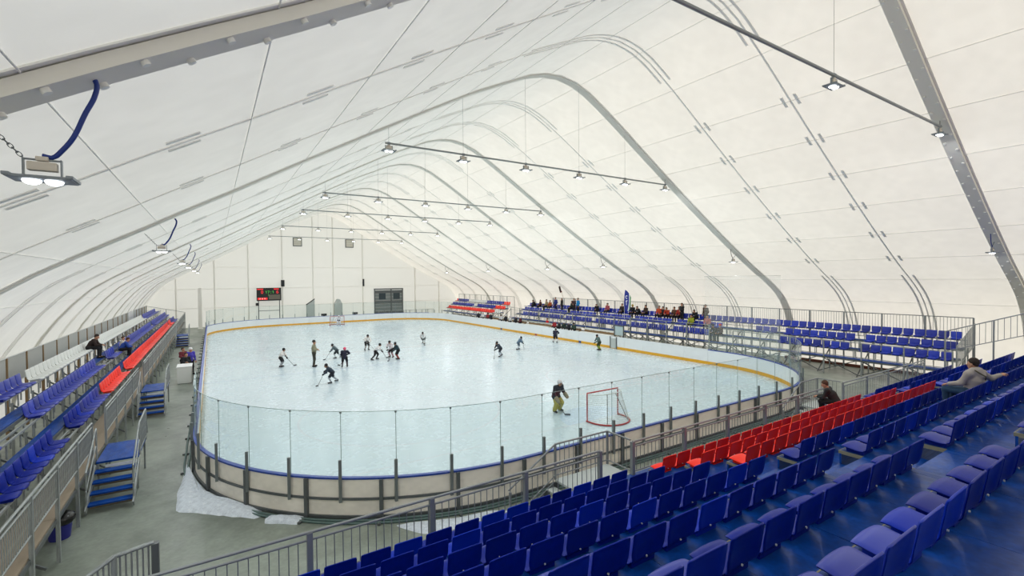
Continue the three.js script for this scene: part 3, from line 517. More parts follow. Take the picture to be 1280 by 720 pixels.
// ---------- people: bodies and clothes are smooth-minimum capsule fields meshed with surface nets ----------
function surfaceNets(f, lo, hi, h) {
  const nx = Math.ceil((hi.x - lo.x) / h) + 1, ny = Math.ceil((hi.y - lo.y) / h) + 1, nz = Math.ceil((hi.z - lo.z) / h) + 1, val = new Float32Array(nx * ny * nz);
  for (let k = 0, i = 0; k < nz; k++) for (let j = 0; j < ny; j++) for (let x = 0; x < nx; x++, i++) val[i] = f(lo.x + x * h, lo.y + j * h, lo.z + k * h);
  const id = new Int32Array(nx * ny * nz).fill(-1), pos = [], nor = [], idx = [], at = (x, j, k) => x + nx * (j + ny * k);
  for (let k = 0; k + 1 < nz; k++) for (let j = 0; j + 1 < ny; j++) for (let x = 0; x + 1 < nx; x++) {
    let m = 0, c = 0, sx = 0, sy = 0, sz = 0; const v = [];
    for (let q = 0; q < 8; q++) { const w = val[at(x + (q & 1), j + ((q >> 1) & 1), k + (q >> 2))]; v.push(w); if (w < 0) m |= 1 << q; }
    if (m === 0 || m === 255) continue;
    for (let a = 0; a < 8; a++) for (const b of [1, 2, 4]) if (!(a & b)) { const e = a | b; if (((m >> a) & 1) !== ((m >> e) & 1)) { const t = v[a] / (v[a] - v[e]); sx += (a & 1) + (b === 1 ? t : 0); sy += ((a >> 1) & 1) + (b === 2 ? t : 0); sz += (a >> 2) + (b === 4 ? t : 0); c++; } }
    id[at(x, j, k)] = pos.length / 3; const px = lo.x + (x + sx / c) * h, py = lo.y + (j + sy / c) * h, pz = lo.z + (k + sz / c) * h; pos.push(px, py, pz);
    const e = h * 0.5, gx = f(px + e, py, pz) - f(px - e, py, pz), gy = f(px, py + e, pz) - f(px, py - e, pz), gz = f(px, py, pz + e) - f(px, py, pz - e), l = Math.hypot(gx, gy, gz) || 1; nor.push(gx / l, gy / l, gz / l);
  }
  const quad = (a, b, c, d, flip) => { if (a < 0 || b < 0 || c < 0 || d < 0) return; if (flip) idx.push(a, c, b, a, d, c); else idx.push(a, b, c, a, c, d); };
  for (let k = 1; k + 1 < nz; k++) for (let j = 1; j + 1 < ny; j++) for (let x = 1; x + 1 < nx; x++) {
    const s = val[at(x, j, k)] < 0;
    if (s !== val[at(x + 1, j, k)] < 0) quad(id[at(x, j - 1, k - 1)], id[at(x, j, k - 1)], id[at(x, j, k)], id[at(x, j - 1, k)], !s);
    if (s !== val[at(x, j + 1, k)] < 0) quad(id[at(x - 1, j, k - 1)], id[at(x - 1, j, k)], id[at(x, j, k)], id[at(x, j, k - 1)], !s);
    if (s !== val[at(x, j, k + 1)] < 0) quad(id[at(x - 1, j - 1, k)], id[at(x, j - 1, k)], id[at(x, j, k)], id[at(x - 1, j, k)], !s);
  }
  const g = new THREE.BufferGeometry(); g.setAttribute('position', new THREE.Float32BufferAttribute(pos, 3)); g.setAttribute('normal', new THREE.Float32BufferAttribute(nor, 3)); g.setIndex(idx); return g;
}
// bones: [a, b, ra, rb]; k: how softly they blend; cut(x, y, z): positive outside
function field(bones, k, cut) {
  const B = bones.map(([a, b, ra, rb]) => { const dx = b.x - a.x, dy = b.y - a.y, dz = b.z - a.z; return [a.x, a.y, a.z, dx, dy, dz, 1 / Math.max(1e-9, dx * dx + dy * dy + dz * dz), ra, rb - ra]; });
  return (x, y, z) => {
    let d = 9;
    for (const q of B) { const px = x - q[0], py = y - q[1], pz = z - q[2]; let t = (px * q[3] + py * q[4] + pz * q[5]) * q[6]; t = t < 0 ? 0 : t > 1 ? 1 : t; const ex = px - q[3] * t, ey = py - q[4] * t, ez = pz - q[5] * t, s = Math.sqrt(ex * ex + ey * ey + ez * ez) - q[7] - q[8] * t, hh = Math.max(k - Math.abs(d - s), 0) / k; d = Math.min(d, s) - hh * hh * k * 0.25; }
    return cut ? Math.max(d, cut(x, y, z)) : d;
  };
}
function fieldMesh(bones, k, h, cut) {
  const lo = V(9, 9, 9), hi = V(-9, -9, -9);
  for (const [a, b, ra, rb] of bones) { const m = Math.max(ra, rb) + 0.02 + 2 * h; for (const p of [a, b]) { lo.min(p.clone().subScalar(m)); hi.max(p.clone().addScalar(m)); } }
  return surfaceNets(field(bones, k, cut), lo, hi, h);
}
const flip = (v) => V(-v.x, v.y, v.z);
// poses: figure of 1.75 m, feet at y = 0, facing +z; l = the person's left (+x)
const both = (n, v) => ({ [n + 'L']: v, [n + 'R']: flip(v) });
const STAND = { pel: V(0, 0.95, 0), chest: V(0, 1.26, 0.0), neck: V(0, 1.48, 0.0), head: V(0, 1.63, 0.02), face: V(0, 0, 1), ...both('hip', V(0.09, 0.9, 0)), ...both('kn', V(0.11, 0.5, 0.02)), ...both('an', V(0.12, 0.09, -0.03)), ...both('toe', V(0.15, 0.05, 0.14)), ...both('sh', V(0.18, 1.42, 0)), ...both('el', V(0.25, 1.15, -0.02)), ...both('wr', V(0.24, 0.9, 0.1)) };
const SIT = { pel: V(0, 0.6, 0), chest: V(0, 0.88, 0.02), neck: V(0, 1.1, 0.04), head: V(0, 1.25, 0.07), face: V(0, -0.1, 1), ...both('hip', V(0.1, 0.58, 0.03)), ...both('kn', V(0.14, 0.57, 0.44)), ...both('an', V(0.14, 0.1, 0.42)), ...both('toe', V(0.17, 0.05, 0.6)), ...both('sh', V(0.18, 1.04, 0.04)), ...both('el', V(0.25, 0.79, 0.1)), ...both('wr', V(0.13, 0.69, 0.34)) };
const POSES = {
  stand: { ...STAND, face: V(0.2, -0.1, 1) }, sit: SIT,
  arms: { ...STAND, face: V(0.3, 0, 1), elL: V(0.24, 1.17, 0.06), wrL: V(0.02, 1.16, 0.2), elR: V(-0.24, 1.17, 0.06), wrR: V(-0.0, 1.1, 0.23) },
  raise: { ...STAND, elL: V(0.38, 1.5, 0.1), wrL: V(0.5, 1.72, 0.2) },
  lean: { ...SIT, chest: V(0, 0.84, 0.15), neck: V(0, 1.03, 0.26), head: V(0, 1.16, 0.34), face: V(0, -0.35, 1), ...both('sh', V(0.18, 0.99, 0.24)), ...both('el', V(0.21, 0.73, 0.36)), ...both('wr', V(0.07, 0.71, 0.55)) },
  hood: { ...SIT, chest: V(0.0, 0.88, -0.05), neck: V(0.0, 1.1, -0.06), head: V(0.0, 1.25, -0.02), face: V(0.1, -0.05, 1), shR: V(-0.18, 1.03, -0.1), elR: V(-0.42, 0.9, -0.16), wrR: V(-0.63, 0.98, -0.24), shL: V(0.17, 1.02, -0.02), elL: V(0.23, 0.79, 0.1), wrL: V(0.14, 0.71, 0.38) },
  skate: { pel: V(0, 0.85, -0.08), chest: V(0, 1.13, 0.06), neck: V(0, 1.34, 0.15), head: V(0, 1.47, 0.21), face: V(0, -0.15, 1), ...both('hip', V(0.11, 0.82, -0.06)), ...both('kn', V(0.17, 0.47, 0.1)), ...both('an', V(0.2, 0.12, -0.08)), ...both('toe', V(0.22, 0.07, 0.12)), ...both('sh', V(0.21, 1.28, 0.12)), elL: V(0.28, 1.0, 0.26), wrL: V(-0.02, 0.78, 0.45), elR: V(-0.36, 1.12, 0.14), wrR: V(-0.18, 0.99, 0.33), G: V(0.42, 0.05, 0.86) },
  stride: { pel: V(0, 0.8, -0.1), chest: V(0, 1.02, 0.12), neck: V(0.02, 1.2, 0.26), head: V(0.03, 1.32, 0.34), face: V(0.1, -0.1, 1), hipL: V(0.1, 0.78, -0.08), hipR: V(-0.1, 0.78, -0.08), knL: V(0.16, 0.46, 0.16), anL: V(0.14, 0.12, 0.02), toeL: V(0.16, 0.07, 0.22), knR: V(-0.24, 0.44, -0.16), anR: V(-0.34, 0.14, -0.46), toeR: V(-0.42, 0.08, -0.3), ...both('sh', V(0.21, 1.14, 0.22)), elL: V(0.3, 0.88, 0.36), wrL: V(0.02, 0.7, 0.54), elR: V(-0.38, 1.0, 0.16), wrR: V(-0.16, 0.88, 0.42), G: V(0.5, 0.05, 0.92) },
  goalie: { pel: V(0, 0.82, -0.1), chest: V(0, 1.1, 0.06), neck: V(0, 1.32, 0.14), head: V(0, 1.46, 0.19), face: V(0, -0.1, 1), ...both('hip', V(0.13, 0.8, -0.06)), ...both('kn', V(0.17, 0.46, 0.14)), ...both('an', V(0.2, 0.12, 0)), ...both('toe', V(0.24, 0.07, 0.18)), ...both('sh', V(0.24, 1.27, 0.1)), elL: V(0.37, 1.0, 0.1), wrL: V(0.36, 0.8, 0.3), elR: V(-0.42, 1.0, 0.14), wrR: V(-0.4, 0.72, 0.34), G: V(-0.2, 0.05, 0.62) },
};
const GEO = {};
function poseGeo(name, kind, near) {
  const key = name + kind + near; if (GEO[key]) return GEO[key];
  const J = POSES[name], h = near ? 0.015 : 0.026, play = kind !== 'plain', out = {}, mid = (a, b, t) => a.clone().lerp(b, t);
  const f = J.face.clone().normalize(), up0 = J.head.clone().sub(J.neck).normalize(), side = up0.clone().cross(f).normalize(), up = f.clone().cross(side).normalize();
  const at = (s, u, w) => J.head.clone().addScaledVector(side, s).addScaledVector(up, u).addScaledVector(f, w);
  // skin: one continuous surface from head to feet, then hands with fingers on their own fine grid
  const limbs = []; for (const s of 'LR') limbs.push([J['sh' + s], J['el' + s], 0.042, 0.036], [J['el' + s], J['wr' + s], 0.036, 0.025], [J['hip' + s], J['kn' + s], 0.07, 0.048], [J['kn' + s], J['an' + s], 0.045, 0.034], [J['an' + s], J['toe' + s], 0.034, 0.026]);
  const torso = [[J.pel, J.chest, 0.115, 0.12], [J.chest, mid(J.chest, J.neck, 0.75), 0.12, 0.07], [J.shL, J.shR, 0.05, 0.05], [J.neck.clone().lerp(J.chest, 0.2), J.head, 0.058, 0.05]];
  const headB = [[at(0, 0.045, -0.015), at(0, 0.0, 0.005), 0.093, 0.085], [at(0, 0, 0.01), at(0, -0.085, 0.045), 0.075, 0.045]], faceB = [[at(0, 0.012, 0.09), at(0, -0.03, 0.113), 0.012, 0.017], [at(0.085, 0.0, -0.01), at(0.088, -0.035, -0.005), 0.018, 0.012], [at(-0.085, 0.0, -0.01), at(-0.088, -0.035, -0.005), 0.018, 0.012], [at(-0.02, -0.062, 0.088), at(0.02, -0.062, 0.088), 0.012, 0.012]];
  const parts = [fieldMesh([...torso, ...limbs, ...headB], 0.05, h)];
  parts.push(fieldMesh([...headB, ...faceB], 0.018, near ? 0.006 : 0.014));
  if (!play) for (const s of 'LR') {
    const W = J['wr' + s], d = W.clone().sub(J['el' + s]).normalize(), sg = s === 'L' ? 1 : -1, n = V(0, -1, 0.2).addScaledVector(d, 0).sub(d.clone().multiplyScalar(V(0, -1, 0.2).dot(d))).normalize(), l = d.clone().cross(n).normalize().multiplyScalar(sg), B = [];
    const q = (a, b, c) => W.clone().addScaledVector(d, a).addScaledVector(l, b).addScaledVector(n, c);
    for (let i = 0; i < 4; i++) { const y = (i - 1.5) * 0.021, L = [0.06, 0.078, 0.083, 0.072][i]; B.push([q(0.02, y * 0.7, 0), q(0.088, y, 0.004), 0.014, 0.013], [q(0.088, y, 0.004), q(0.088 + L * 0.45, y * 1.1, 0.016), 0.0098, 0.0092], [q(0.088 + L * 0.45, y * 1.1, 0.016), q(0.088 + L * 0.8, y * 1.12, 0.045), 0.0092, 0.008]); }
    B.push([q(0.02, 0.022, 0.004), q(0.055, 0.052, 0.018), 0.015, 0.011], [q(0.055, 0.052, 0.018), q(0.085, 0.062, 0.034), 0.011, 0.009], [q(-0.02, 0, 0), q(0.03, 0, 0), 0.025, 0.02]);
    parts.push(fieldMesh(B, 0.006, near ? 0.0045 : 0.008));
  }
  out.body = mergeGeometries(parts);
  out.eyes = mergeGeometries([0.034, -0.034].map((s) => { const p = at(s, 0.008, 0.082); return new THREE.SphereGeometry(0.012, 8, 6).translate(p.x, p.y, p.z); }));
  out.mouth = (() => { const p = at(0, -0.062, 0.099); return new THREE.SphereGeometry(0.02, 8, 6).scale(1, 0.3, 0.3).translate(p.x, p.y, p.z); })();
  const cutHair = (x, y, z) => { const p = V(x, y, z).sub(J.head); return -(p.dot(up) * 0.75 - p.dot(f) * 0.66 - 0.005); };
  out.hair = fieldMesh([[at(0, 0.05, -0.018), at(0, 0.0, -0.01), 0.104, 0.094]], 0.02, near ? 0.008 : 0.016, cutHair);
  // top
  const hd = name === 'hood' ? 1.08 : 1, g = play ? 1.35 : hd, T = [[J.pel.clone().lerp(J.chest, -0.02), J.chest, 0.145 * (play ? 1.12 : hd), 0.15 * (play ? 1.12 : hd)], [J.chest, mid(J.chest, J.neck, 0.72), 0.15 * (play ? 1.1 : hd), 0.075], [J.shL, J.shR, 0.078 * g, 0.078 * g]];
  for (const s of 'LR') T.push([J['sh' + s], J['el' + s], 0.072 * g, 0.058 * g], [J['el' + s], mid(J['el' + s], J['wr' + s], 0.92), 0.057 * g, 0.044 * g]);
  if (name === 'hood') { T.push([V(-0.09, 1.1, -0.06), V(0.09, 1.1, -0.06), 0.075, 0.075], [V(0, 1.09, -0.12), V(0, 1.0, -0.2), 0.1, 0.07]); }
  out.top = fieldMesh(T, 0.06, h);
  if (name === 'hood') { out.cord = fieldMesh([[V(0.13, 1.12, -0.12), V(0.03, 1.0, -0.265), 0.016, 0.016], [V(0.03, 1.0, -0.265), V(-0.09, 0.9, -0.21), 0.016, 0.014]], 0.01, 0.008); }
  // trousers or breeches, socks
  const Q = [[J.hipL, J.hipR, 0.115 * (play ? 1.15 : 1), 0.115 * (play ? 1.15 : 1)], [J.pel, mid(J.pel, J.chest, 0.2), 0.13, 0.12]];
  for (const s of 'LR') { if (play) Q.push([J['hip' + s], mid(J['hip' + s], J['kn' + s], 0.85), 0.12, 0.105]); else Q.push([J['hip' + s], J['kn' + s], 0.098, 0.073], [J['kn' + s], mid(J['kn' + s], J['an' + s], 0.93), 0.072, 0.058]); }
  out.bottom = fieldMesh(Q, 0.05, h);
  for (const s of 'LR') {
    const K = J['kn' + s], A = J['an' + s], Tt = J['toe' + s], r = kind === 'goalie' ? 1.75 : 1;
    if (play) out['sock' + s] = fieldMesh([[mid(J['hip' + s], K, kind === 'goalie' ? 0.55 : 0.82), K, 0.075 * r, 0.078 * r], [K, mid(K, A, 0.9), 0.078 * r, 0.062 * r]], 0.03, h);
    out['shoe' + s] = fieldMesh([[A.clone().add(V(0, play ? 0.02 : -0.01, -0.01)), A.clone().add(V(0, -0.03, -0.03)), 0.055, 0.052], [A.clone().add(V(0, -0.035, -0.03)), Tt, 0.05, 0.042]], 0.03, near ? 0.01 : 0.018);
    if (play) { const dir = Tt.clone().sub(A).setY(0).normalize(); const c = A.clone().setY(0.032).addScaledVector(dir, 0.06); const b = boxG(0.008, 0.045, 0.29, 0, 0, 0); b.rotateY(Math.atan2(dir.x, dir.z)); out['blade' + s] = b.translate(c.x, c.y - 0.012, c.z); const W = J['wr' + s], d = W.clone().sub(J['el' + s]).normalize(), big = kind === 'goalie' ? 1.7 : 1; out['glove' + s] = fieldMesh([[W.clone().addScaledVector(d, -0.09), W, 0.062 * big, 0.055 * big], [W, W.clone().addScaledVector(d, 0.09), 0.055 * big, 0.05 * big], [W.clone().addScaledVector(d, 0.03), W.clone().addScaledVector(d, 0.07).add(V(s === 'L' ? -0.06 : 0.06, 0, 0.02)), 0.03, 0.025]], 0.03, 0.018); }
  }
  if (play) { out.helmet = fieldMesh([[at(0, 0.055, -0.02), at(0, 0.01, -0.012), 0.122, 0.115]], 0.02, 0.02, (x, y, z) => { const p = V(x, y, z).sub(J.head); return Math.max(-(p.dot(up) + 0.06), -(p.dot(up) * 0.8 - p.dot(f) * 0.5 + 0.03)); }); const cg = []; for (let i = -2; i <= 2; i++) cg.push(barG(at(i * 0.033, 0.04, 0.115 - Math.abs(i) * 0.01), at(i * 0.03, -0.1, 0.1 - Math.abs(i) * 0.008), 0.005, 4)); for (const u of [0.0, -0.05, -0.1]) cg.push(barG(at(-0.08, u, 0.09), at(0, u, 0.118), 0.005, 4), barG(at(0.08, u, 0.09), at(0, u, 0.118), 0.005, 4)); out.cage = mergeGeometries(cg); }
  else out.cap = fieldMesh([[at(0, 0.06, -0.018), at(0, 0.03, -0.014), 0.112, 0.11]], 0.02, near ? 0.01 : 0.018, (x, y, z) => { const p = V(x, y, z).sub(J.head); return -(p.dot(up) - 0.02 - p.dot(f) * 0.15); });
  return (GEO[key] = out);
}
const clothCache = {}, cloth = (c) => clothCache[c] ?? (clothCache[c] = std(c, 0.85)), eyeM = std(0x1a1412, 0.3), lipM = std(0x8d4a42, 0.6), steelBlade = std(0xc9ced2, 0.25, 0.8);
// look: { pose, kind: 'plain' | 'player' | 'goalie', top, bottom, shoes, hair, cap, helmet, sock, glove, near }
function person(label, pos, turn, scale, k) {
  const kind = k.kind ?? 'plain', g = poseGeo(k.pose, kind, !!k.near), t = thing('person', label, 'person', pos, turn, k.group); t.scale.setScalar(scale);
  const bd = mesh('body', g.body, M.skin, t); mesh('eyes', g.eyes, eyeM, bd); mesh('mouth', g.mouth, lipM, bd);
  mesh(kind === 'plain' ? (k.topName ?? 'jacket') : 'jersey', g.top, cloth(k.top), t); mesh(kind === 'plain' ? 'trousers' : 'breeches', g.bottom, cloth(k.bottom), t);
  if (g.cord) mesh('hood_edge', g.cord, cloth(0x55503f), t);
  for (const s of 'LR') {
    mesh(kind === 'plain' ? 'shoe' : 'skate', g['shoe' + s], cloth(k.shoes ?? 0x18181a), t);
    if (kind !== 'plain') { mesh(kind === 'goalie' ? 'leg_pad' : 'sock', g['sock' + s], cloth(k.sock ?? 0xd8d8d8), t); mesh('skate_blade', g['blade' + s], steelBlade, t); mesh('glove', g['glove' + s], cloth(k.glove ?? 0x17181c), t); }
  }
  if (kind !== 'plain') { mesh('helmet', g.helmet, cloth(k.helmet ?? 0x1b1b20), t); mesh('face_cage', g.cage, M.steelDark, t); }
  else if (k.cap !== undefined) mesh('hat', g.cap, cloth(k.cap), t); else mesh('hair', g.hair, k.hair ?? M.hair, t);
  return t;
}
function stick(label, pose, pos, turn, scale, color = 0x3a3430) {
  const J = POSES[pose], a = J.wrR, e = J.G, d = e.clone().sub(a).normalize(), t = thing('hockey_stick', label, 'hockey stick', pos, turn), m = cloth(color); t.scale.setScalar(scale);
  bar('shaft', m, t, a.clone().addScaledVector(d, -0.14), e, 0.015, UCYL6); const o = V(d.x, 0, d.z).normalize(); beam('blade', m, t, e.clone().setY(0.04), e.clone().addScaledVector(o, 0.28).setY(0.04), 0.02, 0.075);
}
const faceTo = (dX, dF) => Math.atan2(dX, -dF);
// spectators in the near stand
person('man in grey hooded sweatshirt and jeans, one arm laid along the blue seat backs', P(16.25, deckY(4) - 0.0, seatF(5) - 0.02), faceTo(0.22, 1), 1.04, { pose: 'hood', near: true, top: 0xa79f98, bottom: 0x23405c, topName: 'sweatshirt', shoes: 0x1c1d20 });
person('man in black hunched forward at the near railing beside the red seats, facing left', P(19.75, 0.98, seatF(1) + 0.16), faceTo(-0.25, 1), 1.05, { pose: 'lean', near: true, top: 0x23282a, bottom: 0x121214, shoes: 0x1a1a1c, hair: M.hairBrown });
// left stand
person('man in dark brown jacket bending forward on the white seats of the left stand', P(-5.05, LY[2], 22.0), faceTo(1, -0.1), 1.0, { pose: 'lean', near: true, top: 0x2b1d1a, bottom: 0x17171b, shoes: 0x111111 });
person('woman in blue and dark jacket leaning on the blue seats of the left stand', P(-4.18, LY[1], 25.6), faceTo(1, 0.1), 0.97, { pose: 'lean', top: 0x27489c, bottom: 0x15161c, hair: M.hairBrown });
person('child in pale jacket beside the woman in blue on the left stand', P(-4.2, LY[1] + 0.1, 26.15), faceTo(1, -0.3), 0.86, { pose: 'sit', top: 0xc9bfb4, bottom: 0x1b1d24, hair: M.hairBrown });
person('person in dark jacket standing nearest the white box beside the left boards', P(-0.95, 0, 25.6), faceTo(0.3, -1), 0.93, { pose: 'arms', top: 0x1d1f26, bottom: 0x15161a });
person('person in purple-blue and red jacket with white cap beside the left boards', P(-0.75, 0, 26.9), faceTo(0.5, -1), 1.02, { pose: 'stand', top: 0x4a3fae, bottom: 0x1a1a22, cap: 0xe4e4e6 });
person('person in dark red jacket standing behind the others beside the left boards', P(-1.2, 0, 27.6), faceTo(0.6, -0.8), 1.0, { pose: 'arms', top: 0x6d2530, bottom: 0x1a1a22 });
// players and officials on the ice
const ICE = 0.03, PL = (label, X, F, dX, dF, s, k, st) => { const th = faceTo(dX, dF), p = person(label, P(X, ICE, F), th, s, { kind: 'player', pose: 'skate', ...k }); if (st !== false) stick('hockey stick of the ' + label.split(' ').filter((w) => w !== 'young').slice(0, 12).join(' '), k?.pose ?? 'skate', P(X, ICE, F), th, s); return p; };
PL('young player in white jersey and black helmet standing at the left, alone', 4.65, 26.0, 0.8, -0.3, 0.84, { top: 0xd9d6d2, bottom: 0x16171b, sock: 0x9a9a9e });
person('referee in olive striped shirt and dark trousers standing with folded arms on the ice', P(6.64, ICE, 24.8), faceTo(0.9, -0.3), 1.08, { pose: 'arms', top: 0x8d8a72, bottom: 0x3a3a32, cap: 0x2a2420, shoes: 0x15151a, topName: 'shirt' });
PL('young player in dark jersey with pink helmet seen from behind', 8.42, 23.3, 0.3, 1, 0.86, { top: 0x1d1f33, bottom: 0x17181e, sock: 0x3a2d38, helmet: 0xe85c7c });
PL('young skater in dark jersey striding just behind the pink-helmeted player', 8.75, 27.6, -0.9, 0.3, 0.8, { pose: 'stride', top: 0x5c6a70, bottom: 0x2a3236, sock: 0xb9c2c6 });
PL('young skater in dark blue jersey striding in the foreground of the group', 6.49, 18.4, -0.9, 0.1, 0.82, { pose: 'stride', top: 0x2e3a48, bottom: 0x1c222c, sock: 0xaeb6bc });
PL('young player in white jersey and black helmet, farthest of the players in the middle', 11.96, 30.4, 0.2, -1, 0.86, { top: 0xdfdcd8, bottom: 0x131418, sock: 0xa8a4a2 });
PL('young player in white jersey with long black breeches leaning to the right', 11.22, 25.1, 0.9, -0.2, 0.85, { pose: 'stride', top: 0xdadada, bottom: 0x101114, sock: 0x25262b });
PL('young player in white jersey with red socks beside the player in dark green', 12.48, 25.4, -0.8, -0.5, 0.84, { top: 0xd6cdd0, bottom: 0x1a1014, sock: 0xb8858c });
PL('young player in dark green jersey with red socks at the right of the group', 12.6, 24.2, -0.9, 0.1, 0.84, { top: 0x17323c, bottom: 0x14171d, sock: 0x8c4038 });
PL('small distant skater in white jersey near the middle of the ice', 17.6, 31.2, -0.7, -0.6, 0.8, { pose: 'stride', top: 0xd7d9d8, bottom: 0x5b605f, sock: 0xcfd2d1 });
PL('skater in dark jersey striding alone on the right half of the ice', 19.72, 20.6, -1, 0, 0.84, { pose: 'stride', top: 0x3c434f, bottom: 0x242933, sock: 0xb7bdc4 });
PL('skater in blue-grey jersey between the lone dark skater and the right boards', 23.0, 22.8, 1, -0.1, 0.76, { pose: 'stride', top: 0x5b7288, bottom: 0x3d4d5e, sock: 0xc3ccd4 });
PL('player in navy jersey seen from behind close to the right boards', 28.2, 24.3, 0.8, 0.6, 0.84, { top: 0x171b33, bottom: 0x1c1016, sock: 0xc8c8cc });
PL('player in grey-green jersey with yellow-green socks skating along the right boards', 28.3, 18.4, -0.9, 0.3, 0.84, { top: 0x5d7370, bottom: 0x2c351c, sock: 0x8a9a2c }, false);
person('goalkeeper in dark jersey with yellow leg pads standing in front of the near goal', P(13.92, ICE, 5.9), faceTo(0.25, -1), 0.94, { kind: 'goalie', pose: 'goalie', top: 0x262b33, bottom: 0x1e343c, sock: 0xb0a95c, helmet: 0xd2d4d6, glove: 0x8f8d76, shoes: 0x1a1a1c });
stick('pale goalkeeper stick held by the goalkeeper at the near goal', 'goalie', P(13.92, ICE, 5.9), faceTo(0.25, -1), 0.94, 0x5f6468);
person('small distant goalkeeper in white standing in the far goal', P(15.1, ICE, 55.6), faceTo(0, -1), 0.86, { kind: 'goalie', pose: 'goalie', top: 0xd5d5da, bottom: 0x3a3f5a, sock: 0xd9d9dc, helmet: 0xe6e6e8, glove: 0xd8d8dc });
// spectators on the right stand: [F, row, pose, top, bottom, label, extra]
const SP = [
  [38.2, 2, 'lean', 0x17171a, 0x131317, 'spectator in black sitting at the far end of the right stand'],
  [37.0, 2, 'sit', 0x4a1f1c, 0x18181c, 'spectator in dark red jacket, second from the far end of the right stand'],
  [35.7, 2, 'sit', 0x9a8a68, 0x2a2a2a, 'spectator in beige jacket between the dark red and the orange jackets on the right stand'],
  [35.0, 2, 'sit', 0xb25a24, 0x24201e, 'spectator in orange jacket sitting left of the tall standing person in blue'],
  [33.4, 2, 'stand', 0x26347e, 0x1b2246, 'person in dark blue standing on the right stand left of the flag waver'],
  [32.2, 2, 'raise', 0x26221f, 0x17171a, 'man in black on the right stand waving a dark flag'],
  [30.8, 2, 'sit', 0x263026, 0x15161a, 'spectator in dark green sitting right of the flag waver'],
  [30.0, 2, 'arms', 0x3c2a30, 0x19191d, 'person in dark maroon standing beside the person in bright blue'],
  [29.3, 2, 'stand', 0x1b86c4, 0x1a1c22, 'person in bright blue jacket standing on the right stand'],
  [26.5, 2, 'lean', 0x191a1e, 0x141418, 'spectator in black leaning forward alone, right of the person in bright blue'],
  [25.0, 2, 'sit', 0xa24a56, 0x2a2a30, 'spectator in pink and red jacket on the right stand'],
  [22.9, 2, 'sit', 0x2a221e, 0x16161a, 'spectator in dark brown sitting left of the feather flag'],
  [21.5, 2, 'sit', 0x20242a, 0x15151a, 'spectator in dark jacket with yellow hat below the feather flag', 0xb8a028],
  [20.6, 2, 'lean', 0x16181b, 0x111114, 'spectator in black leaning forward right of the feather flag'],
  [19.8, 2, 'sit', 0x3a2a20, 0x1b1714, 'small spectator in brown right of the feather flag'],
  [18.2, 2, 'sit', 0xc24a24, 0x2a1c18, 'spectator in orange-red jacket at the left end of the densest group on the right stand'],
  [17.75, 2, 'sit', 0x1c1a1c, 0x141416, 'spectator in black between the two orange-red jackets'],
  [17.2, 2, 'lean', 0xb03a22, 0x2a1c18, 'spectator in orange-red jacket leaning forward in the middle of the group'],
  [16.5, 2, 'sit', 0x5a3a2a, 0x241a16, 'spectator in brown jacket in the group left of the standing man in black'],
  [15.95, 2, 'sit', 0xa02a20, 0x1e1614, 'spectator in red jacket directly left of the standing man in black'],
  [15.4, 2, 'arms', 0x1c1b1c, 0x131315, 'man in black standing at the right end of the group on the right stand'],
  [14.2, 2, 'lean', 0x191a1b, 0x131315, 'spectator in black bending over behind the person in yellow-green'],
  [14.15, 1, 'sit', 0x9aa32a, 0x4c5420, 'person in yellow-green vest sitting in the middle row of the right stand'],
  [13.05, 2, 'stand', 0x4a3426, 0x2a221c, 'person in brown standing at the back of the right stand'],
  [12.6, 1, 'sit', 0xb06a68, 0x1a1a22, 'spectator in red and white jacket below the standing person in brown'],
  [11.3, 0, 'lean', 0x2e201a, 0x17130f, 'spectator in dark brown in the front row, left of the one with the red hat', 0x2a2420],
  [10.9, 0, 'sit', 0x4a2c1e, 0x1c1612, 'spectator in brown jacket with a red hat in the front row of the right stand', 0xc4382a],
];
for (const [F, r, pose, top, bottom, label, cap] of SP) { const st = pose === 'stand' || pose === 'arms' || pose === 'raise'; person(label, P(RB[r] - (st ? 0.62 : 0.2), RY[r], F), faceTo(-1, rr(-0.3, 0.3)), rr(0.96, 1.04), { pose, top, bottom, cap, hair: rnd() < 0.5 ? M.hair : M.hairBrown }); }
{ const t = thing('hand_flag', 'small dark flag on a stick waved above the man in black on the right stand', 'flag', P(RB[2] - 0.75, RY[2] + 1.6, 31.7)); bar('stick', M.wood, t, V(0, 0, 0), V(-0.05, 1.4, -0.6), 0.015, UCYL6); const c = box('flag_cloth', cloth(0x2a1616), t, V(-0.04, 1.15, -0.62), 0.02, 0.75, 0.32); c.rotation.x = -0.35; const r = box('red_stripe', cloth(0x8a241c), t, V(-0.03, 0.85, -0.44), 0.03, 0.14, 0.3); r.rotation.x = -0.35; }
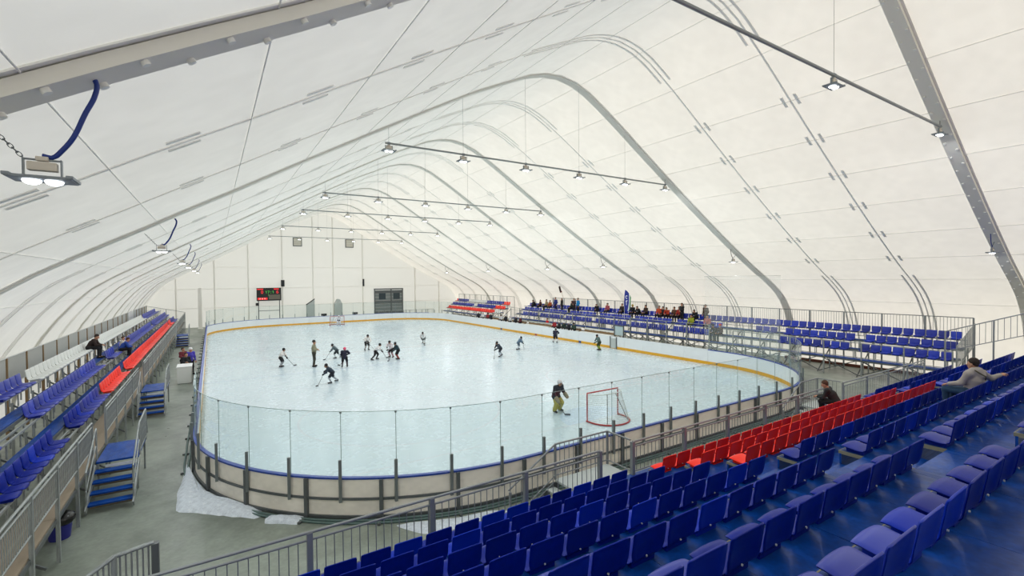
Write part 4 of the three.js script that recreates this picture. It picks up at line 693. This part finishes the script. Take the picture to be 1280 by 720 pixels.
// players on the benches behind the right boards
const BENCH = [[45.6, 0xe2e2e4, 0x20222c], [44.4, 0xe2e2e4, 0xd8d8da], [43.0, 0x1b1b20, 0x8a2a2a], [42.2, 0xe2e2e4, 0x1b1d26], [39.6, 0x24242a, 0xd2d2d6], [38.5, 0xe2e2e4, 0x1c1e28], [37.4, 0xe2e2e4, 0xd8d8da], [36.2, 0xe2e2e4, 0x24262e], [35.2, 0xe2e2e4, 0x5a2028], [28.6, 0xe0e0e2, 0xa02a30], [27.8, 0xe0e0e2, 0x24282f], [27.0, 0xe0e0e2, 0x23342f], [26.2, 0xe0e0e2, 0x22252d], [25.4, 0x22282c, 0x2a4038]];
BENCH.forEach(([F, hel, top], i) => person(`player in ${top === 0xd2d2d6 || top === 0xd8d8da ? 'white' : top === 0x8a2a2a || top === 0xa02a30 || top === 0x5a2028 ? 'red' : 'dark'} jersey and ${hel > 0xd00000 ? 'white' : 'black'} helmet on the right-hand bench, ${ord(BENCH.length - 1 - i)} from its near end`, P(31.5, 0.4, F), faceTo(-1, rr(-0.4, 0.4)), 0.92, { kind: 'player', pose: 'sit', top, bottom: 0x17181c, helmet: hel}));
person('coach in red jacket standing behind the bench of the right boards', P(32.3, 0, 31.0), faceTo(-1, 0.2), 0.98, { pose: 'arms', top: 0xc02026, bottom: 0x1a1a1e });

// ---------- floodlights ----------
function makeFlood() {
  const t = new THREE.Group();
  const hs = rbox('heat_sink', M.lampBody, t, V(0, 0, 0), 0.5, 0.03, 0.34, 0.008); 
  for (const x of [-0.235, 0.235]) rbox('wing', M.lampBody, t, V(x, 0.012, 0), 0.06, 0.035, 0.36, 0.008);
  rbox('driver_box', M.lampBox, t, V(0, 0.13, 0), 0.23, 0.09, 0.09, 0.01); rbox('junction_box', M.lampBox, t, V(0, 0.21, 0), 0.1, 0.045, 0.07, 0.008);
  for (const x of [-0.145, 0.145]) box('yoke', M.lampBody, t, V(x, 0.11, 0), 0.012, 0.2, 0.05);
  box('yoke', M.lampBody, t, V(0, 0.2, 0), 0.3, 0.012, 0.05);
  const lens = new THREE.SphereGeometry(0.075, 18, 8, 0, 2 * PI, 0, PI / 2).rotateX(PI).scale(1, 0.6, 1.2);
  for (const x of [-0.085, 0.085]) { const m = mesh('lens', lens, M.lens, hs); m.position.set(x, -0.016, 0); m.castShadow = false; }
  return t;
}
const floodProto = makeFlood();
function flood(pos, label, group, turn = 0, scale = 1) {
  const t = floodProto.clone(); t.name = numbered('floodlight'); scene.add(t); t.position.copy(pos); t.rotation.y = turn; t.scale.setScalar(scale); tag(t, label, 'light', group);
  const l = new THREE.RectAreaLight(0xf3f9ff, LAMP, 0.3, 0.22); l.position.copy(pos).add(V(0, -0.085 * scale, 0)); l.rotation.x = -PI / 2; scene.add(l);
  return t;
}
const BEAMS = [[-1, 'nearest'], [2, 'second'], [5, 'third'], [7, 'fourth'], [10, 'fifth'], [13, 'farthest']];
for (const [k, nm] of BEAMS) {
  const F = archF(k), y = 11.7, xa = 6.6, xb = 23.2, t = thing('light_beam', `long thin steel tube hung under the roof that carries the ${nm} row of floodlights`, 'light beam', null);
  bar('tube', k < 0 ? M.steel : M.galv, t, P(xa - 0.15, y, F), P(xb + 0.1, y, F), k < 0 ? 0.045 : 0.04);
  const nl = k < 0 ? 3 : 6;
  for (let i = 0; i < nl; i++) {
    const X = xa + (xb - xa) * i / (nl - 1), s = sAt(X);
    bar('hanger_wire', M.wire, t, P(X, y, F), P(X, onProf(s).y - 0.1, F), i === nl - 1 ? 0.014 : 0.005, UCYL6);
    bar('clamp', M.lampBody, t, P(X - 0.05, y, F), P(X + 0.05, y, F), 0.055);
    flood(P(X, y - 0.3, F), `bright LED floodlight on the ${nm} light beam, ${ord(i)} from the left`, 'floodlights on the light beams');
  }
  // side lamps that hang from the arch on cables
  const nm2 = { '-1': 'nearest the camera', 2: 'second nearest', 5: 'third nearest', 7: 'fourth nearest', 10: 'fifth nearest', 13: 'farthest' }[k];
  for (const sd of [-1, 1]) {
    const lx = sd < 0 ? -0.78 : 30.1, ly = sd < 0 ? 7.22 : 7.2, lp = P(lx, ly, F), side = sd < 0 ? 'left' : 'right';
    flood(lp.clone().add(V(0, 0.0, 0)), `LED floodlight hung by cable on the ${side} roof slope, ${nm2}`, `floodlights on the ${side} slope`, 0, sd < 0 ? 0.9 : 1);
    const roofAt = (X) => onProf(sAt(X)).y - 0.2;
    const xd = sd < 0 ? lx - 0.42 : lx + 0.3, xc = lx - 0.3, top = sd < 0 ? [lx + 0.36, roofAt(lx + 0.36) + 0.06] : [xc, roofAt(xc) + 0.03], q = (top[1] - ly) / 1.17;
    const cb = mesh('power_cable', tubeG((sd < 0 ? [[0.36, 1.17], [0.4, 1.07], [0.38, 0.93], [0.31, 0.74], [0.22, 0.47], [0.14, 0.29], [0.07, 0.21], [0, 0.22]] : [[-0.3, 1.17], [-0.29, 1.0], [-0.2, 0.6], [-0.08, 0.3], [-0.02, 0.22]]).map(([a, b]) => P(lx + a, ly + b * (b > 0.35 ? q : 1), F)), sd < 0 ? 0.022 : 0.016, 30, 8), sd < 0 || k < 0 ? M.cable : M.black);
    tag(cb, `${sd < 0 || k < 0 ? 'dark blue' : 'black'} cable to the hanging floodlight on the ${side} slope, ${nm2}`, 'cable', `power cables on the ${side} slope`);
    const a = P(lx - 0.14, ly + 0.2, F), b = P(xd, Math.max(ly + 0.4, roofAt(xd)), F), N = Math.max(6, Math.round(a.distanceTo(b) / 0.045)), links = [];
    for (let j = 0; j < N; j++) { const g = new THREE.TorusGeometry(0.02, 0.005, 5, 8).scale(0.75, 1.4, 1); g.rotateY(j % 2 ? PI / 2 : 0); g.applyQuaternion(new THREE.Quaternion().setFromUnitVectors(YUP, b.clone().sub(a).normalize())); const p = a.clone().lerp(b, (j + 0.5) / N); links.push(g.translate(p.x, p.y, p.z)); }
    tag(mesh('hanging_chain', mergeGeometries(links), M.steelDark), `thin steel chain holding the floodlight on the ${side} slope, ${nm2}`, 'chain', `chains on the ${side} slope`);
  }
}

// ---------- goals ----------
function goal(F, dir, label) {      // dir: -1 the back of the net points towards the near end
  const t = thing('hockey_goal', label, 'goal', P(15, 0.03, F)), z = -dir, r = 0.03, h = 1.22, w = 0.915;
  for (const x of [-w, w]) bar('goal_post', M.goalRed, t, V(x, 0, 0), V(x, h, 0), r);
  bar('crossbar', M.goalRed, t, V(-w, h, 0), V(w, h, 0), r);
  const arc = (y, d, wd, k) => { const p = []; for (let i = 0; i <= 16; i++) { const a = PI * i / 16; p.push(V(-Math.cos(a) * wd, y, z * Math.sin(a) ** k * d)); } return p; };
  mesh('base_frame', tubeG(arc(0.03, 1.2, w + 0.05, 0.7), 0.034, 48, 8), M.goalRed, t);
  mesh('top_frame', tubeG(arc(h - 0.03, 0.55, w - 0.02, 0.7), 0.02, 40, 6), M.whiteSeat, t);
  bar('back_stay', M.steel, t, V(0.25, h - 0.05, z * 0.54), V(0.6, 0.05, z * 0.9), 0.02); bar('back_stay', M.steel, t, V(-0.25, h - 0.05, z * 0.54), V(-0.6, 0.05, z * 0.9), 0.02);
  const low = new THREE.CatmullRomCurve3(arc(0.05, 1.2, w + 0.03, 0.7)), top = new THREE.CatmullRomCurve3(arc(h - 0.03, 0.55, w - 0.02, 0.7)), g = [];
  for (let i = 0; i <= 44; i++) g.push(barG(low.getPoint(i / 44), top.getPoint(i / 44), 0.0042, 3));
  for (let j = 1; j < 14; j++) { let q = null; for (let i = 0; i <= 24; i++) { const p = low.getPoint(i / 24).lerp(top.getPoint(i / 24), j / 14); if (q) g.push(barG(q, p, 0.0042, 3)); q = p; } }
  for (let i = 1; i < 12; i++) { const p = top.getPoint(i / 12); g.push(barG(p, V(p.x, h, 0), 0.0042, 3)); }
  mesh('goal_net', mergeGeometries(g), M.whiteSeat, t);
}
goal(4, -1, 'red-framed hockey goal with white net at the near end, open side facing away');
goal(56, 1, 'small distant red-framed hockey goal at the far end of the ice');
// ---------- far wall things ----------
const sb = thing('scoreboard', 'lit black scoreboard with red and green digits on posts in front of the far wall', 'scoreboard', P(7.45, 4.3, 64.2), PI);
box('cabinet', M.black, sb, V(0, 0, 0), 3.15, 1.85, 0.16); 
const scoreMap = canvasTex(512, 300, (c, w, h) => {
  c.fillStyle = '#0c0a08'; c.fillRect(0, 0, w, h); c.fillStyle = '#4a463c'; c.fillRect(250, 160, 250, 120); c.textAlign = 'center';
  c.fillStyle = '#e3262b'; c.fillRect(0, 6, 130, 26); c.fillRect(360, 6, 110, 26); c.font = 'bold 100px monospace'; c.fillText('0', 105, 130); c.fillText('6', 440, 130);
  c.fillStyle = '#3fae3a'; c.font = 'bold 84px monospace'; c.fillText('17:1', 270, 124); c.font = 'bold 54px monospace'; c.fillText('1', 245, 190);
  c.fillStyle = '#e3262b'; c.fillRect(8, 232, 210, 52); c.fillStyle = '#ffd9d0'; c.font = 'bold 44px monospace'; c.fillText('0 0 0', 110, 274);
});
const scr = mesh('display_screen', new THREE.PlaneGeometry(3.0, 1.7).translate(0, 0, -0.083).rotateY(0), new THREE.MeshStandardMaterial({ map: scoreMap, emissiveMap: scoreMap, emissive: 0xffffff, emissiveIntensity: 0.7, roughness: 0.4, side: THREE.DoubleSide }), sb);
scr.geometry = new THREE.PlaneGeometry(3.0, 1.7); scr.rotation.y = PI; scr.position.set(0, 0, -0.085); sb.rotation.y = PI; scr.position.z = 0.085; scr.rotation.y = 0; sb.rotation.y = 0;
for (const x of [-1.35, 1.35]) bar('post', M.steelDark, sb, V(x, -4.3, -0.1), V(x, -0.9, -0.1), 0.06); bar('cross_rail', M.steelDark, sb, V(-1.35, -2.35, -0.1), V(1.35, -2.35, -0.1), 0.04);
function speaker(label, c, w, h, d) { const t = thing('loudspeaker', label, 'loudspeaker', c); rbox('cabinet', M.black, t, V(0, 0, 0), w, h, d, 0.03); box('grille', M.dark, t, V(0, 0, d / 2), w * 0.8, h * 0.85, 0.02); box('bracket', M.steelDark, t, V(0, 0, -d / 2 - 0.12), 0.1, 0.1, 0.3); }
speaker('black loudspeaker on the far wall just above the right edge of the scoreboard', P(9.3, 5.85, 64.6), 0.45, 0.95, 0.4);
speaker('narrow black loudspeaker high on the far wall, left of the roller gate', P(20.97, 5.8, 64.6), 0.2, 1.15, 0.4);
speaker('small black loudspeaker below the left edge of the scoreboard', P(5.95, 2.9, 64.3), 0.4, 0.4, 0.35);
const duct = (X, lab, slope) => { const t = thing('cabinet', lab, 'cabinet', P(X, 0, 63.9)); rbox('body', M.greyBox, t, V(0, 1.3, 0), 1.1, 2.6, 0.7, 0.03); const s = new THREE.Shape(); s.moveTo(-0.55, 0); s.lineTo(0.55, 0); if (slope) s.lineTo(0.55, 0.8); else { s.lineTo(0.2, 0.7); s.lineTo(-0.2, 0.75); } mesh('top', new THREE.ExtrudeGeometry(s, { depth: 0.6, bevelEnabled: false }).translate(0, 2.6, -0.3), M.greyBox, t); if (slope) beam('lid', M.black, t, V(-0.58, 2.62, 0), V(0.58, 3.45, 0), 0.7, 0.05); };
duct(12.9, 'tall grey cabinet with slanting black lid behind the far boards', true); duct(16.9, 'tall grey cabinet with pointed top behind the far goal', false);
for (const [X, l] of [[14.1, 'small black box standing on the far boards left of the far goal'], [18.5, 'small black box standing on the far boards right of the far goal']]) { const t = thing('goal_light', l, 'box', P(X, BH + 0.2, L + 0.3)); rbox('housing', M.black, t, V(0, 0, 0), 0.75, 0.3, 0.25, 0.03); box('bracket', M.steelDark, t, V(0, -0.17, 0), 0.2, 0.06, 0.3); }
const col = struct('trim_1'); rbox('column', M.mullion, col, P(-0.8, 2.7, 62.5), 0.42, 5.4, 0.42, 0.02); rbox('column_foot', M.mullion, col, P(-0.8, 0.04, 62.5), 0.6, 0.08, 0.6, 0.02);
// ---------- left corridor ----------
const bin = thing('waste_bin', 'blue waste bin lined with a glossy black bag under the left railing', 'bin', P(-2.72, 0, 4.35));
mesh('bin_body', new THREE.CylinderGeometry(0.24, 0.2, 0.36, 20).translate(0, 0.18, 0), std(0x1d1f7a, 0.45), bin);
mesh('bin_bag', (() => { const g = new THREE.SphereGeometry(0.3, 24, 14); const p = g.attributes.position; seed = 9; for (let i = 0; i < p.count; i++) { const a = Math.atan2(p.getZ(i), p.getX(i)), w = 1 + 0.07 * Math.sin(a * 7 + p.getY(i) * 20) + 0.05 * Math.sin(a * 13); p.setXYZ(i, p.getX(i) * w, p.getY(i) * 0.62 + 0.47, p.getZ(i) * w); } g.computeVertexNormals(); return g; })(), std(0x0d0a0c, 0.22), bin);
const wb = thing('equipment_box', 'large white box on the floor between the left stand and the boards', 'box', P(-0.98, 0, 24.3));
rbox('box_body', M.whiteSeat, wb, V(0, 0.5, 0), 0.75, 0.98, 1.3, 0.03); rbox('lid', M.white, wb, V(0, 1.02, 0), 0.8, 0.06, 1.34, 0.02); box('plinth', M.black, wb, V(0, 0.03, 0), 0.7, 0.06, 1.25);
// ---------- right side ----------
const flag = thing('feather_flag', 'tall blue, white and green feather flag behind the spectators on the right stand', 'flag', P(35.02, 1.65, 21.9), -PI / 2);
bar('flag_pole', M.white, flag, V(0, 0, 0), V(0, 1.7, 0), 0.02);
{
  const s = new THREE.Shape(); s.moveTo(0, 1.25); s.quadraticCurveTo(-0.06, 2.6, 0.12, 3.35); s.quadraticCurveTo(0.55, 3.25, 0.9, 2.6); s.quadraticCurveTo(0.82, 2.0, 0.62, 1.3); s.lineTo(0, 1.25);
  const fm = canvasTex(256, 512, (c, w, h) => { c.fillStyle = '#26338f'; c.fillRect(0, 0, w, h); c.fillStyle = '#1f8a4c'; c.beginPath(); c.moveTo(w * 0.72, 0); c.lineTo(w, 0); c.lineTo(w, h); c.lineTo(w * 0.55, h); c.quadraticCurveTo(w * 0.9, h * 0.5, w * 0.72, 0); c.fill(); c.strokeStyle = '#f2f4f4'; c.lineWidth = 26; c.beginPath(); c.moveTo(w * 0.66, 0); c.quadraticCurveTo(w * 0.86, h * 0.5, w * 0.5, h); c.stroke(); c.lineWidth = 16; c.beginPath(); c.arc(w * 0.34, h * 0.34, 34, 1, 5.6); c.moveTo(w * 0.2, h * 0.55); c.lineTo(w * 0.46, h * 0.5); c.moveTo(w * 0.3, h * 0.48); c.lineTo(w * 0.3, h * 0.72); c.stroke(); });
  mesh('flag_cloth', setUV(new THREE.ExtrudeGeometry(s, { depth: 0.012, bevelEnabled: false, curveSegments: 12 }), (x, y) => [x / 0.95, (y - 1.25) / 2.1]), new THREE.MeshStandardMaterial({ map: fm, roughness: 0.8, side: THREE.DoubleSide }), flag);
}
for (let i = 0; i < 5; i++) {
  const F = 22.3 + i * 4.9, t = thing('players_bench', `long low bench with pale top behind the right boards, ${ord(i)} from the near end`, 'bench', P(31.6, 0, F));
  rbox('seat_board', M.whiteSeat, t, V(0, 0.86, 0), 0.4, 0.06, 4.4, 0.02); rbox('back_board', i < 2 ? M.whiteSeat : M.greyBox, t, V(0.5, 1.15, 0), 0.06, 0.16, 4.4, 0.02); rbox('shelf', M.wood, t, V(0.48, 0.9, 0), 0.04, 0.3, 4.4, 0.01);
  for (const z of [-2, 0, 2]) { box('leg', M.steelDark, t, V(0, 0.42, z), 0.3, 0.84, 0.05); box('back_post', M.steelDark, t, V(0.53, 0.6, z), 0.05, 1.2, 0.05); }
}
const dg = thing('doorway_frame', 'grey framed gate panel with pale pane beside the bench, behind the right boards', 'gate', P(31.2, 0, 18.9));
for (const z of [-0.55, 0.55]) box('frame_post', M.steelDark, dg, V(0, 0.95, z), 0.08, 1.9, 0.08); box('frame_head', M.steelDark, dg, V(0, 1.9, 0), 0.08, 0.08, 1.2); box('pane', std(0xbcd3d8, 0.3), dg, V(0.01, 1.45, 0), 0.02, 0.8, 1.0);
const sbx = thing('stool', 'small wooden stool with black top on the floor right of the near right corner boards', 'stool', P(32.0, 0, 5.4));
rbox('top', M.black, sbx, V(0, 0.5, 0), 0.75, 0.06, 0.4, 0.02); for (const x of [-0.3, 0.3]) for (const z of [-0.14, 0.14]) box('leg', M.wood, sbx, V(x, 0.24, z), 0.05, 0.48, 0.05);
tag(mesh('floor_beam', UBOX, std(0x6b3a2a, 0.7)), 'long reddish-brown timber on the floor under the near end of the right stand', 'beam'); { const m = scene.children[scene.children.length - 1]; m.position.copy(P(37.2, 0.09, 2)); m.scale.set(0.16, 0.18, 11); }

// ---------- the many small seats too far off to show singly ----------
{
  const G = mergeGeometries([PAN, BACK, SKIRT.toNonIndexed ? SKIRT : SKIRT].map((g) => { const q = g.index ? g.toNonIndexed() : g.clone(); for (const n of Object.keys(q.attributes)) if (!['position', 'normal', 'uv'].includes(n)) q.deleteAttribute(n); return q; }));
  const im = new THREE.InstancedMesh(G, std(0xffffff, 0.4), rest.length), m4 = new THREE.Matrix4(), q = new THREE.Quaternion();
  rest.forEach(([m, p, a], i) => { q.setFromAxisAngle(YUP, a); im.setMatrixAt(i, m4.compose(p, q, V(1, 1, 1))); im.setColorAt(i, m.color); });
  im.name = 'distant_seats'; im.castShadow = im.receiveShadow = true; scene.add(im);
  tag(im, 'rows of small distant blue, white and red plastic seats on the stands along the rink', 'seats', null, 'stuff');
}
scene.traverse((o) => { if (o.isMesh) { o.castShadow = o.material !== M.lens; o.receiveShadow = true; } });
renderer.render(scene, camera);
